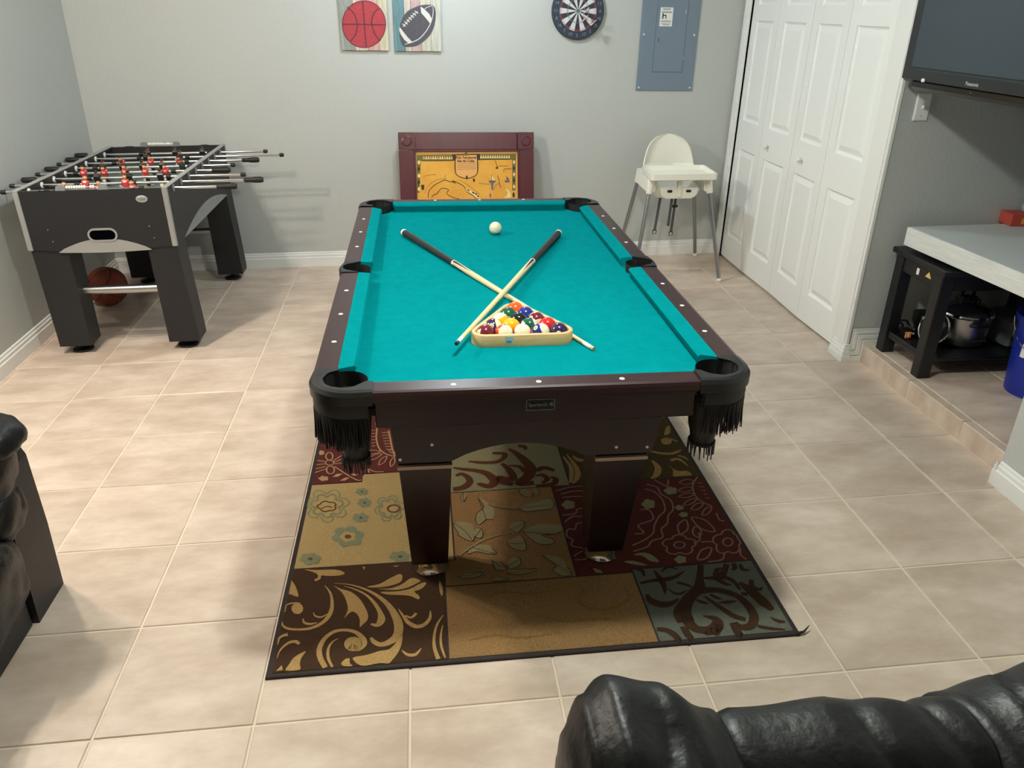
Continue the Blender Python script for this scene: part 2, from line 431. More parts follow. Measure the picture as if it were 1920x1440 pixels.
# slate bed with the cloth, notched at the six pockets
PC = (.512, 1.027); PR = .060; SP = (.556, .058)
outl = []
q1 = arc(PC[0], PC[1], PR, 248, 202, 8)               # corner notch in the (+,+) quadrant
outl += [(x, -y) for x, y in q1[::-1]]
outl = [(WX, -.93)] + arc(SP[0], -.03, SP[1], 250, 110, 10) + [(WX, .93)]
c1 = [(WX-.004, .955)] + arc(PC[0], PC[1], PR, 262, 188, 8) + [(.44, WY-.004)]
right = arc(SP[0], -.03, SP[1], 250, 110, 10)
rightside = [(WX, -.945)] + right + [(WX, .945)]
top = c1 + [(-x, y) for x, y in c1[::-1]]
left = [(-x, y) for x, y in rightside[::-1]]
bot = [(x, -y) for x, y in top[::-1]]
MB().prism(rightside + top + left + bot, ZB-.03, ZB).build('cloth_bed', CLOTH, pt)
# cushions: profile from the wood to the nose, ends cut on the slant
def cushion(a, b, inner, nose, axis, sgn, ca, cb):
    """a..b along the rail at the wood, ca/cb how far each end is cut back at the nose"""
    pr = [(inner, ZT), (nose+.006*sgn, ZT-.003), (nose, ZT-.010), (nose+.012*sgn, ZB+.001), (inner, ZB+.001)]
    def ring(t, cut):
        out = []
        for d, z in pr:
            k = (d-inner)/(nose-inner); tt = t+cut*k
            out.append((d, tt, z) if axis == 'y' else (tt, d, z))
        return out
    r0, r1 = ring(a, ca), ring(b, -cb)
    flip = (sgn > 0) == (axis == 'y')
    mb = MB().loft([r0, r1] if not flip else [r1, r0]); mb.build('cushion', CLOTH, pt)
for sgn in (1, -1):
    cushion(-.963, -.095, sgn*WX, sgn*NX, 'y', sgn, .030, .004)
    cushion(.035, .948, sgn*WX, sgn*NX, 'y', sgn, .004, .030)
    cushion(-.443, .443, sgn*WY, sgn*NY, 'x', sgn, .014, .014)
# wooden rail caps
def rail(a, b, axis, sgn, mt):
    o_, i_ = (HX, WX) if axis == 'y' else (HY, WY)
    pr = [(i_, ZT), (o_-.012, ZT), (o_-.004, ZT-.003), (o_, ZT-.011), (o_, ZT-.026), (o_-.006, ZT-.034), (o_-.02, ZT-.036), (i_, ZT-.036)]
    ring = lambda t: [(sgn*d, t, z) if axis == 'y' else (t, sgn*d, z) for d, z in pr]
    flip = (sgn > 0) == (axis == 'y')
    r = [ring(a), ring(b)]
    o = MB().loft(r if flip else r[::-1]).build('rail', mt, pt); return o
SG = []
for sgn in (1, -1):
    r1 = rail(-.964, -.098, 'y', sgn, WOODR); r2 = rail(.038, .949, 'y', sgn, WOODR); r3 = rail(-.441, .441, 'x', sgn, WOODE)
    for k in range(3):
        SG += [(sgn*.566, -.303-.2315*k, r1), (sgn*.566, .250+.2315*k, r2), (.227*(k-1), sgn*1.0845, r3)]
dot = MB().lathe([(.0075, -.001), (.0075, .0006), (.006, .0012)], 14).mesh('sight', IVORY, True)
for (x, y, r) in SG: link('sight', dot, r, (x, y, ZT))
# corner castings, side pocket caps, pocket cups
def corner(sx, sy):
    R_ = .112; ou = [(HX, .962)] + arc(HX-R_+.003, HY-R_+.003, R_, 0, 90, 12) + [(.438, HY)]
    inn = [(.438, WY)] + arc(PC[0], PC[1], PR, 155, -65, 16) + [(WX, .962)]
    inn = [(.438, WY-.002), (.455, WY-.004)] + arc(PC[0], PC[1], PR, 150, -60, 16) + [(WX-.004, .975), (WX-.002, .962)]
    def sh(e): return [(x+(e if False else 0), y) for x, y in ou]
    n = len(ou); 
    def ring(off, z):
        o2 = []
        for i, (x, y) in enumerate(ou):
            cx_, cy_ = HX-R_, HY-R_
            o2.append((x - off*(1 if x > HX-.02 else max(0, (x-cx_))/R_), y - off*(1 if y > HY-.02 else max(0, (y-cy_))/R_), z))
        return o2
    ins = [(inn[-1-int(round(i*(len(inn)-1)/(n-1)))]) for i in range(n)]
    up = [(x, y, ZT+.003) for x, y in ins]; dn = [(x, y, ZT-.06) for x, y in ins]
    rows = [dn, up, ring(.016, ZT+.004), ring(.005, ZT+.0005), ring(-.002, ZT-.010), ring(-.002, ZT-.036), ring(.004, ZT-.040), dn]
    mb = MB()
    for a, b in zip(rows, rows[1:]): mb.loft([a, b], False, False, closed=False)
    mb.v = [Vector((p.x*sx, p.y*sy, p.z)) for p in mb.v]
    if sx*sy < 0: mb.f = [f[::-1] for f in mb.f]
    c = mb.build('corner_casting', BLACKP, pt, True, 50)
    cup = MB(); cup.lathe([(PR-.001, ZT-.004), (PR-.002, ZT-.09), (.045, ZT-.13), (.02, ZT-.135)], 20, cap=False)
    cup.add([(PR*.9*math.cos(t), PR*.9*math.sin(t), ZT-.11) for t in [2*PI*i/12 for i in range(12)]], [list(range(12))])
    cup.xf(Matrix.Translation((PC[0]*sx, PC[1]*sy, 0))); cup.build('pocket_cup', BLACKM, pt, True)
    return c
def side(sx):
    cy = -.030; h = .067
    ou = [(HX, cy-h)] + [(HX+.010*math.sin(PI*i/8), cy-h+2*h*i/8) for i in range(1, 8)] + [(HX, cy+h)]
    inn = [(WX, cy-h)] + arc(SP[0]-.004, cy, .050, -72, 72, 6) + [(WX, cy+h)]
    up = [(x, y, ZT+.002) for x, y in inn]; dn = [(x, y, ZT-.06) for x, y in inn]
    rows = [dn, up, [(x-.008, y, ZT+.003) for x, y in ou], [(x, y, ZT-.006) for x, y in ou], [(x, y, ZT-.036) for x, y in ou], dn]
    mb = MB()
    for a, b in zip(rows, rows[1:]): mb.loft([a, b], False, False, closed=False)
    mb.v = [Vector((p.x*sx, p.y, p.z)) for p in mb.v]
    if sx < 0: mb.f = [f[::-1] for f in mb.f]
    mb.build('side_pocket_cap', BLACKP, pt, True, 50)
    cup = MB(); cup.lathe([(.055, ZT-.006), (.053, ZT-.09), (.02, ZT-.12)], 18, cap=False)
    cup.add([(.05*math.cos(t), .05*math.sin(t), ZT-.10) for t in [2*PI*i/12 for i in range(12)]], [list(range(12))])
    cup.xf(Matrix.Translation(((SP[0]-.004)*sx, cy, 0))); cup.build('pocket_cup', BLACKM, pt, True)
cast = {(sx, sy): corner(sx, sy) for sx in (1, -1) for sy in (1, -1)}
side(1); side(-1)
# hanging leather skirts with fringe at the corner pockets
def skirt(sx, sy, seed):
    rnd = random.Random(seed); c = cast[(sx, sy)]
    pa = [(HX-.006, .985)] + arc(HX-.112+.003, HY-.112+.003, .107, 0, 90, 10) + [(.455, HY-.006)]
    band = MB(); rr = []
    for (x, y) in pa: rr.append((x*sx, y*sy))
    for e, z0, z1 in ((0, ZT-.038, ZT-.085),):
        out = [[(x, y, z0) for x, y in rr], [(x*1.002, y*1.002, (z0+z1)/2) for x, y in rr], [(x*.999, y*.999, z1) for x, y in rr]]
        inn = [[(x*.992, y*.996, z1) for x, y in rr], [(x*.992, y*.996, z0) for x, y in rr]]
        band.loft(out+inn, False, False, closed=False)
    sk = band.build('leather_skirt', LEATHERD, c, True)
    for p in sk.data.polygons: pass
    fr = MB(); L_ = [0]
    for a, b in zip(pa, pa[1:]): L_.append(L_[-1]+math.dist(a, b))
    def along(t):
        s_ = t*L_[-1]
        for i in range(len(pa)-1):
            if s_ <= L_[i+1]+1e-9:
                k = (s_-L_[i])/max(1e-9, L_[i+1]-L_[i]); return (pa[i][0]+(pa[i+1][0]-pa[i][0])*k, pa[i][1]+(pa[i+1][1]-pa[i][1])*k)
        return pa[-1]
    N = 64
    for layer in range(2):
        for i in range(N):
            t = (i+rnd.random()*.8)/N; x, y = along(min(t, 1)); f_ = 1-.006*layer
            x *= f_; y *= f_
            zt, ze = ZT-.078, ZT-.158-rnd.random()*.020
            dx, dy = rnd.uniform(-.006, .006), rnd.uniform(-.006, .006)
            fr.tube([(x*sx, y*sy, zt), ((x+dx*.4)*sx, (y+dy*.4)*sy, (zt+ze)/2), ((x+dx)*sx, (y+dy)*sy, ze)], [.0022, .0020, .0016], 4)
    f = fr.build('fringe', mat('black_fringe', (12, 12, 12), .55), c); tag(f, kind='stuff')
    # the pocket bag hangs lower, gathered, with a short fringe of its own
    bag = MB(); n = 16; rows = []
    for z, r in ((ZT-.05, .052), (ZT-.12, .050), (ZT-.19, .043), (ZT-.235, .034), (ZT-.25, .036)):
        rows.append([((PC[0]-.010+r*(1+.07*math.sin(5*a+z*90))*math.cos(a))*sx, (PC[1]-.012+r*(1+.07*math.cos(4*a+z*60))*math.sin(a))*sy, z) for a in [2*PI*j/n for j in range(n)]])
    if sx*sy > 0: rows = rows[::-1]
    bg = bag.loft(rows).build('pocket_bag', LEATHERD, c, True)
    fr = MB()
    for i in range(34):
        a = 2*PI*(i+rnd.random()*.6)/34; x, y = PC[0]-.010+.038*math.cos(a), PC[1]-.012+.038*math.sin(a); e = ZT-.272-rnd.random()*.022
        fr.tube([(x*sx, y*sy, ZT-.24), ((x+rnd.uniform(-.004, .004))*sx, (y+rnd.uniform(-.004, .004))*sy, e)], [.0026, .0018], 4)
    tag(fr.build('bag_fringe', mat('black_fringe', (12, 12, 12), .55), bg), kind='stuff')
for k, (sx, sy) in enumerate(((-1, -1), (1, -1), (-1, 1), (1, 1))): skirt(sx, sy, 11+k)
# cabinet: upper aprons, lower end panels with the arched cut, long side panels
for sy in (-1, 1):
    a = MB().cbox((-.436, min(sy*1.070, sy*1.094), .668), (.436, max(sy*1.070, sy*1.094), ZT-.036), .003).build('apron', WOODD, pt)
    MB().cbox((-.437, min(sy*1.072, sy*1.098), ZT-.046), (.437, max(sy*1.072, sy*1.098), ZT-.034), .003).build('apron_moulding', WOODE, a)
    x0, x1, b0, b1 = -.398, .352, -.386, .330
    low = [(x0, .670), (b0, .553), (-.238, .553)] + [(-.238+(.376)*i/10, .553+.050*math.sin(PI*i/10)**.8) for i in range(1, 10)] + [(.138, .553), (b1, .553), (x1, .670)]
    if sy > 0: low = [(-x, z) for x, z in low]
    Mp = Matrix(((1, 0, 0, 0), (0, 0, -1, sy*1.088+(.022 if sy > 0 else .022)-.022*(sy > 0)), (0, 1, 0, 0), (0, 0, 0, 1)))
    lp = MB().prism(low, -.022, 0, M=Matrix(((1, 0, 0, 0), (0, 0, 1, sy*1.066 if sy < 0 else 1.066+.022), (0, 1, 0, 0), (0, 0, 0, 1)))); 
    lp.f = [f[::-1] for f in lp.f]
    lp = lp.build('lower_panel', WOODD, pt)
    for (bx, bz) in ((-.377, .566), (-.289, .609), (.226, .576), (.315, .572)):
        MB().lathe([(.0001, .0035), (.004, .003), (.0045, -.001)][::-1], 10).xf(Matrix.Translation((bx*(1 if sy < 0 else -1), sy*1.0885, bz)) @ Matrix.Rotation(-sy*-PI/2, 4, 'X')).build('bolt', STEEL, lp, True)
for sx in (-1, 1):
    a = MB().cbox((min(sx*.545, sx*.567), -.955, .668), (max(sx*.545, sx*.567), .945, ZT-.036), .003).build('apron', WOODD, pt)
    low = [(-.93, .670), (-.91, .553), (-.62, .553)] + [(-.62+1.24*i/12, .553+.06*math.sin(PI*i/12)**.8) for i in range(1, 12)] + [(.62, .553), (.91, .553), (.93, .670)]
    Mp = Matrix(((0, 0, 1, sx*.548-.011), (1, 0, 0, 0), (0, 1, 0, 0), (0, 0, 0, 1)))
    MB().prism(low, 0, .022, M=Mp).build('lower_panel', WOODD, pt)
MB().box((-.54, -1.06, .69), (.54, 1.06, .712)).build('underside_board', BLACKM, pt)
# legs with chrome feet
for lx, tx in ((-.308, -.311), (.272, .270)):
    for sy in (-1, 1):
        top = [(tx-.080, sy*.905-.095), (tx+.080, sy*.905-.095), (tx+.080, sy*.905+.095), (tx-.080, sy*.905+.095)]
        bt = [(lx-.058, sy*.842-.054), (lx+.058, sy*.842-.054), (lx+.058, sy*.842+.054), (lx-.058, sy*.842+.054)]
        f0 = fz(TX+lx)
        lg = MB().loft([[(x, y, f0+.056) for x, y in bt], [(x, y, .552) for x, y in top], [(x, y, .70) for x, y in top]]).build('leg', WOODD, pt)
        MB().box((tx-.079, sy*.905-.0965 if sy < 0 else sy*.905+.085, .477), (tx+.079, sy*.905-.085 if sy < 0 else sy*.905+.0965, .488)).build('raw_edge', mat('raw_board', (196, 172, 150), .7), lg)
        MB().lathe([(.062, f0+.0095), (.064, f0+.014), (.062, f0+.020), (.056, f0+.034), (.053, f0+.050), (.052, f0+.061), (.03, f0+.063)], 26, cx=lx, cy=sy*.842).build('foot', CHROME, lg, True, 60)
# maker's plate on the near apron
pl_ = MB().cbox((-.034, -1.0965, .707), (.044, -1.0935, .741), .001).build('name_plate', mat('plate_black', (6, 12, 9), .25), pt)
PG = mat('plate_silver', (120, 126, 122), .4, metal=.4)
for a, b in (((-.034, .739), (.044, .741)), ((-.034, .707), (.044, .709)), ((-.034, .707), (-.032, .741)), ((.042, .707), (.044, .741))):
    MB().box((a[0], -1.0975, a[1]), (b[0], -1.0962, b[1])).build('plate_border', PG, pl_)
VX = Matrix(((1, 0, 0, 0), (0, 0, -1, -1.097), (0, 1, 0, 0), (0, 0, 0, 1)))     # text plane facing the camera (-y)
text('plate_lettering', 'Sportcraft', .0125, Matrix.Translation((-.002, 0, .7235)) @ VX, PG, pl_, bold=.0002)
sw = [(.026, .719), (.031, .728), (.041, .732), (.036, .726), (.041, .722), (.034, .7165), (.036, .722), (.030, .7225)]
MB().prism(sw, 0, .0006, M=VX).build('plate_swoosh', PG, pl_)

# ------------------------------------------------------------------ balls, rack, cues
BR = .02858
BC = {'white': (236, 228, 196), 1: (243, 178, 24), 2: (30, 44, 130), 3: (205, 38, 40), 4: (50, 32, 76), 5: (240, 92, 36), 6: (16, 86, 62), 7: (112, 30, 42), 8: (14, 22, 24)}
def ballmat(c): return mat('ball_%d_%d_%d' % BC[c], BC[c], .06, spec=.6, coat=.4)
DIG = mat('digit_ink', (20, 20, 22), .4)
def ball(num, loc, rot, label):
    o = None; base = num if num <= 8 else num-8
    t = MB(); n, mm = 28, 18
    prof = [(max(1e-4, BR*math.sin(PI*i/mm)), -BR*math.cos(PI*i/mm)) for i in range(mm+1)]
    t.lathe(prof, n, 0)
    if num > 8:
        for fi, f in enumerate(t.f):
            z = sum(t.v[i].z for i in f)/len(f)
            t.mi[fi] = 1 if abs(z) > BR*.54 else 0
    if num == 0:
        o = t.build('cue_ball', ballmat('white'), None, True)
    else:
        o = t.build('billiard_ball', [ballmat(base), ballmat('white')], None, True)
    o.location = loc; o.rotation_euler = rot
    tag(o, label, 'billiard ball', None if num == 0 else 'billiard balls in the rack')
    if num:
        for sgn in (1, -1):
            dsc = MB(); R0 = .0080; nn = 16
            rows = [[(BR*1.004*math.cos(R0*k/BR/3), BR*1.004*math.sin(R0*k/BR/3)*math.cos(2*PI*j/nn)*sgn, BR*1.004*math.sin(R0*k/BR/3)*math.sin(2*PI*j/nn)) for j in range(nn)] for k in (3, 2, 1)]
            rows = [[(x*sgn, y, z) for x, y, z in r] for r in rows]
            d = dsc.loft(rows, False, True).build('number_spot', ballmat('white'), o, True)
            Mt = Matrix(((0, 0, sgn, BR*1.0042*sgn), (sgn, 0, 0, 0), (0, 1, 0, 0), (0, 0, 0, 1)))
            text('number', str(num), .0095, Mt, DIG, d, depth=.0002, bold=.0002)
    return o
RX, RY = 1.998, .722                # near row of the rack
# (number, rotation) by row, apex last; rows run away from the camera
C_ = (-.1, -.75, .65)              # roughly towards the camera
# (number, look, direction of a white cap, direction of the number spot)
rows5 = [[(7, 'maroon solid', (0, 0, 1), (-.8, -.5, .45)), (13, 'orange striped', (.35, -.85, .35), (-.2, .3, .9)), (11, 'mostly cream red-striped', C_, (1, 0, -.3)), (10, 'blue striped', (.75, -.3, .55), (-.6, -.4, .75)), (4, 'dark purple solid', (0, 0, 1), (.2, 1, -.2))],
         [(12, 'purple striped', (.9, -.1, .3), (-.25, -.8, .55)), (1, 'yellow solid', (0, 0, 1), (.3, 1, .3)), (14, 'dark green striped', (.92, .1, .25), (.2, .9, .3)), (3, 'bright red solid', (0, 0, 1), (.2, 1, .1))],
         [(9, 'yellow striped', (-.4, .2, .9), (1, .3, 0)), (8, 'black solid', (0, 0, 1), (-.3, 1, .3)), (15, 'maroon striped', (.2, -.85, -.5), (-.75, -.35, .6))],
         [(6, 'green solid', (0, 0, 1), (0, 1, 0)), (2, 'blue solid', (0, 0, 1), (-.5, .6, .6))],
         [(5, 'orange solid', (0, 0, 1), (0, 1, 0))]]
def brot(pole, spot):
    z = Vector(pole).normalized(); x = Vector(spot); x = (x-z*x.dot(z)).normalized(); y = z.cross(x)
    return Matrix(((x.x, y.x, z.x), (x.y, y.y, z.y), (x.z, y.z, z.z))).to_euler()
wh = ['near row', 'second row', 'third row', 'fourth row', 'far point']
ords = ['leftmost', 'second', 'middle', 'fourth', 'rightmost']
for r, row in enumerate(rows5):
    for k, (num, nm, pole, spot) in enumerate(row):
        x = RX + (k-(len(row)-1)/2)*(2*BR+.0004); y = RY + r*math.sqrt(3)*(BR+.0002)
        ball(num, (x, y, ZB+BR), brot(pole, spot) if num > 8 else brot((Vector(spot).orthogonal()), spot), '%s billiard ball in the %s of the wooden rack' % (nm, wh[r]))
ball(0, (2.030, 1.99, ZB+BR), (0, 0, 0), 'plain ivory cue ball alone on the far end of the teal cloth')
# triangle rack: rounded triangular band around the fifteen balls
tri_in = []; d_ = BR+.0012
A_ = [(RX-2*(2*BR+.0004), RY), (RX+2*(2*BR+.0004), RY), (RX, RY+4*math.sqrt(3)*(BR+.0002))]
def rtri(off, n=8):
    out = []
    for (cx, cy), a0 in zip(A_, (150, 270, 30)): out += arc(cx, cy, off, a0, a0+120, n)
    return out
i_, o_ = rtri(d_), rtri(d_+.0135)
mb = MB(); z0, z1 = ZB+.0006, ZB+.039
R3 = lambda p, z: [(x, y, z) for x, y in p]
i2 = rtri(d_+.002); o2 = rtri(d_+.0115)
mb.loft([R3(i_, z0), R3(o_, z0), R3(o_, z1-.002), R3(o2, z1), R3(i2, z1), R3(i_, z1-.002), R3(i_, z0)], False, False)
rk = mb.build('ball_rack', MAPLE, None, True, 50); tag(rk, 'light wooden triangle rack holding the billiard balls on the cloth', 'rack')
st = MB().box((RX-.058, RY-d_-.0137, ZB+.010), (RX-.032, RY-d_-.0132, ZB+.033)).build('sticker', mat('rack_sticker', (206, 214, 214), .3), rk)
MB().box((RX-.054, RY-d_-.0140, ZB+.014), (RX-.038, RY-d_-.0136, ZB+.021)).build('sticker_print', mat('rack_sticker_ink', (128, 150, 170), .4), st)
# cues
def cue(name, butt, tip, label, tipc=(46, 62, 72)):
    b = Vector(butt); t = Vector(tip); L_ = (t-b).length; d = (t-b).normalized()
    q = Vector((0, 0, 1)).rotation_difference(d)
    c = thing(name, label, 'pool cue', b, q.to_euler())
    rad = lambda s: .0152 + (.0062-.0152)*s
    def part(nm, s0, s1, m_, extra=0, n=14):
        k = max(2, int((s1-s0)*14)+2); return MB().lathe([(rad(s0+(s1-s0)*i/(k-1))+extra, L_*(s0+(s1-s0)*i/(k-1))) for i in range(k)], n).build(nm, m_, c, True)
    part('bumper', 0, .010, IVORY, .0004); part('grip', .010, .345, mat('cue_grip', (30, 24, 24), .5), .0002)
    part('collar', .345, .350, IVORY, .0004); part('shaft', .350, .965, MAPLEC)
    part('ferrule', .965, .990, IVORY, .0002); part('tip', .990, 1.0, mat('cue_tip_%d' % tipc[0], tipc, .8))
    # the four points of the prongs running into the shaft
    for a0 in range(4):
        an = PI/4+a0*PI/2; mb = MB()
        for (hw, s1, m_, e) in ((.62, .475, 0, .0003), (.45, .462, 1, .0006)):
            for i in range(8):
                sA, sB = .350+(s1-.350)*i/8, .350+(s1-.350)*(i+1)/8; wA, wB = hw*(1-i/8), hw*(1-(i+1)/8)
                P = lambda s_, a: ((rad(s_)+e)*math.cos(an+a), (rad(s_)+e)*math.sin(an+a), L_*s_)
                mb.add([P(sA, -wA), P(sA, 0), P(sB, 0), P(sB, -wB), P(sA, wA), P(sB, wB)], [(0, 1, 2, 3), (1, 4, 5, 2)], m_)
        mb.build('prong', [IVORY, mat('cue_prong', (46, 22, 18), .35)], c)
    return c
cue('pool_cue', (1.616, 1.986, ZB+.0156), (2.206, .628, ZB+.0066), 'pool cue lying flat on the cloth, its tip right of the ball rack', (196, 176, 136))
cue('pool_cue', (2.313, 1.938, ZB+.0156), (1.789, .618, ZB+.041), 'pool cue crossing over the other, its tip raised left of the rack')
# ================================================================== rug
RUG = Plane((2, 0, .008), (-AX, 0, 1)); RN = RUG.n
rug = thing('area_rug', 'patchwork floral area rug lying on the tiles under the pool table', 'rug', (2.0, 1.36, fz(2.0)))
X0, X1, Y0, Y1 = 1.222, 2.775, .152, 2.56
def skew(y, x): return y - .008*(x-X0)/(X1-X0)      # the near edge runs very slightly off the tile joints
def rfz(x, h): return fz(x)+h
mb = MB(); e = .012
def rring(i, h): return [(x, skew(y, x), rfz(x, h)) for x, y in ((X0+i, Y0+i), (X1-i, Y0+i), (X1-i, Y1-i), (X0+i, Y1-i))]
mb.loft([rring(0, .0005), rring(0, .006), rring(.003, .0085), rring(e, .0075)])
pinv(mb.build('rug_binding', mat('rug_binding', (46, 36, 34), .9, bump=(400, .4))), rug)
curl = MB().tube([(X1-.012, Y0-.004, rfz(X1, .006)), (X1+.012, Y0-.002, rfz(X1, .010)), (X1+.034, Y0+.012, rfz(X1, .020))], [.006, .004, .0012], 6)
pinv(curl.build('loose_thread', mat('rug_binding', (46, 36, 34), .9)), rug)
def pile(name, rgb, rgb2):
    f = .92; return mat('pile_'+name, tuple(v*f for v in rgb), 1, spec=.05, var=(190, tuple(v*f*1.06 for v in rgb2)), bump=(420, .6))
TAN = pile('tan', (168, 134, 84), (182, 150, 98)); BRN = pile('brown', (66, 48, 36), (74, 54, 40))
GOLD = pile('gold', (136, 104, 66), (156, 123, 82)); BLUE = pile('blue', (98, 101, 90), (107, 110, 98)); UMB = pile('umber', (64, 46, 34), (72, 52, 38))
BEIGE = pile('beige', (172, 148, 102), (186, 160, 108)); TEAL = pile('sage', (126, 132, 104), (138, 142, 112)); RUST = pile('rust', (146, 108, 70), (160, 126, 84))
MAR = pile('maroon', (92, 46, 44), (100, 52, 48)); ROSE = pile('rose', (184, 146, 108), (192, 156, 118)); LEAF = pile('leaf', (150, 138, 102), (162, 150, 112)); DARK = pile('dark', (62, 44, 30), (66, 48, 32))
OLV = pile('olive', (140, 134, 102), (150, 142, 108)); MOSS = pile('moss', (82, 70, 44), (90, 76, 50)); MAUVE = pile('mauve', (150, 118, 104), (158, 126, 110)); RING = pile('ring', (112, 74, 40), (120, 80, 44))
def panel(poly, m_, h=.0088):
    mb = MB(); pts = [Vector((x, skew(y, x) if y < .2 else y, 0)) for x, y in poly]
    ar = sum(poly[i][0]*poly[(i+1) % len(poly)][1]-poly[(i+1) % len(poly)][0]*poly[i][1] for i in range(len(poly)))
    if ar < 0: pts = pts[::-1]
    n = len(pts); v = [Vector((p.x, p.y, rfz(p.x, .005))) for p in pts]+[Vector((p.x, p.y, rfz(p.x, h))) for p in pts]
    fs = [[n+i for i in range(n)]]+[[i, (i+1) % n, n+(i+1) % n, n+i] for i in range(n)]
    return pinv(mb.add(v, fs).build('rug_panel', m_), rug)
g = .003; B = .016; xa, xb = X0+B, X1-B
pA = panel([(xa, Y0+B), (1.733-g, Y0+B), (1.733-g, .610), (xa, .616)], BRN)
pB = panel([(1.733+g, Y0+B), (2.35-g, Y0+B), (2.35-g, .473), (1.733+g, .473)], GOLD)
pC = panel([(2.35+g, Y0+B), (xb, Y0+B), (xb, .487), (2.35+g, .487)], BLUE)
pD = panel([(xa, .622), (1.733, .614), (1.77-g, .610), (1.77-g, 1.182), (1.431, 1.182), (1.431, 1.127), (xa, 1.127)], BEIGE)
pE = panel([(1.733+g, .479), (2.164-g, .479), (2.164-g, 1.008), (1.77+g, 1.008), (1.77+g, .604), (1.733+g, .604)], RUST)
pF = panel([(2.164+g, .479), (2.35, .479), (2.35, .493), (xb, .493), (xb, 1.013), (2.164+g, 1.013)], MAR)
pG = panel([(xa, 1.133), (1.431, 1.133), (1.431, 1.188), (1.77-g, 1.188), (1.77-g, 1.74), (xa, 1.74)], MAR)
pH = panel([(1.77+g, 1.014), (2.237-g, 1.014), (2.237-g, 1.40), (1.77+g, 1.40)], OLV)
pI = panel([(2.237+g, 1.019), (xb, 1.019), (xb, 1.50), (2.237+g, 1.50)], MOSS)
panel([(1.77+g, 1.406), (2.237-g, 1.406), (2.237-g, 1.94), (1.77+g, 1.94)], RUST); panel([(2.237+g, 1.506), (xb, 1.506), (xb, 2.0), (2.237+g, 2.0)], BEIGE)
panel([(xa, 1.746), (1.77-g, 1.746), (1.77-g, Y1-B), (xa, Y1-B)], BLUE); panel([(1.77+g, 1.946), (2.237-g, 1.946), (2.237-g, Y1-B), (1.77+g, Y1-B)], GOLD); panel([(2.237+g, 2.006), (xb, 2.006), (xb, Y1-B), (2.237+g, Y1-B)], BRN)
OFF = .0018
def ink(ox, oy, sc, clip, unit): k = Ink(RUG, ox, oy, sc, OFF, clip); k.unit = unit; return k
def done(k, mats, par, nm='motif'): return k.build(nm, mats, par)
# --- A: tan scrolls on brown
k = ink(490, 1050, 5.3333, (xa, 1.733-g, Y0+B-.008, .612), .000285)
for p in ([(430,95),(560,100),(700,95),(790,105),(835,135),(780,155),(680,160),(600,155),(595,185),(545,210),(530,195),(560,180),(565,150),(520,120)],
          [(270,200),(310,215),(345,270),(370,365),(300,345),(245,325)],
          [(720,255),(800,290),(900,320),(980,385),(1030,460),(1065,540),(1060,600),(1020,640),(985,670),(985,600),(960,545),(915,515),(870,540),(830,580),(865,500),(850,410),(810,330),(760,285)],
          [(1410,720),(1405,830),(1370,920),(1310,1000),(1270,1035),(1180,1030),(1060,1055),(980,1050),(920,1000),(930,970),(1050,950),(1180,910),(1280,890),(1350,820)],
          [(1060,265),(1180,240),(1290,180),(1380,140),(1410,160),(1400,210),(1350,240),(1250,265),(1120,275)],
          [(1150,285),(1280,285),(1400,245),(1500,180),(1590,205),(1550,235),(1450,280),(1320,300)],
          [(1190,320),(1330,315),(1480,290),(1600,230),(1650,230),(1600,290),(1530,315),(1580,360),(1570,395),(1490,360),(1380,350),(1260,345)],
          [(800,1030),(840,990),(880,985),(885,1030),(910,1060),(820,1060)], [(445,910),(400,980),(385,1040),(385,1095),(245,1105),(280,1040),(330,970)], [(205,1050),(215,1100),(145,1110)],
          [(1010,65),(1040,70),(1025,100)], [(1310,60),(1380,52),(1350,70)], [(1775,215),(1800,230),(1815,300),(1810,360),(1785,320)], ell(360,485,58,55), ell(920,840,92,72)): k.poly(p)
for p, w in (([(210,520),(225,475),(270,440),(330,430),(385,435)], [10,14,18,25,30]),
             ([(635,255),(690,330),(708,430),(690,530),(620,620),(500,680),(370,695),(250,680),(185,620)], [8,25,35,50,48,40,32,28,10]),
             ([(520,525),(540,560),(600,570),(660,540)], [8,20,25,10]), ([(415,585),(430,625),(490,640),(560,625)], [10,25,30,10]),
             ([(830,262),(930,290),(1050,350),(1130,430),(1185,520),(1200,600),(1160,650),(1095,640)], [6,18,25,38,50,85,60,22]),
             ([(730,232),(880,245),(1020,285),(1150,350),(1260,440),(1330,540),(1370,640),(1365,740),(1300,810),(1200,845),(1130,820),(1095,775)], [6,14,25,40,58,78,95,95,85,62,52,28]),
             ([(1370,490),(1420,560),(1470,625),(1550,665),(1630,645),(1685,580),(1690,505)], [10,30,48,55,50,38,8]), ([(1440,555),(1500,575),(1550,530)], [25,30,35]),
             ([(640,1075),(590,980),(580,890),(630,790),(720,720),(830,700),(940,720),(1010,780),(1020,840),(960,885),(880,860)], [50,55,55,50,45,40,45,60,75,75,75]),
             ([(710,1070),(670,980),(670,890),(710,820),(770,785)], [25,30,28,20,8]), ([(1405,900),(1460,945),(1540,945),(1600,880)], [8,35,40,8]),
             ([(1820,550),(1760,640),(1730,750),(1730,870),(1770,990)], [10,25,28,35,45]), ([(1815,650),(1795,750),(1800,860),(1840,980)], [10,22,25,18]),
             ([(140,850),(170,790),(220,755),(265,745)], [8,25,38,45]), ([(155,985),(190,900),(270,830),(340,815),(380,840)], [6,20,36,42,32])): k.stroke(p, w)
done(k, TAN, pA, 'scroll_motif')
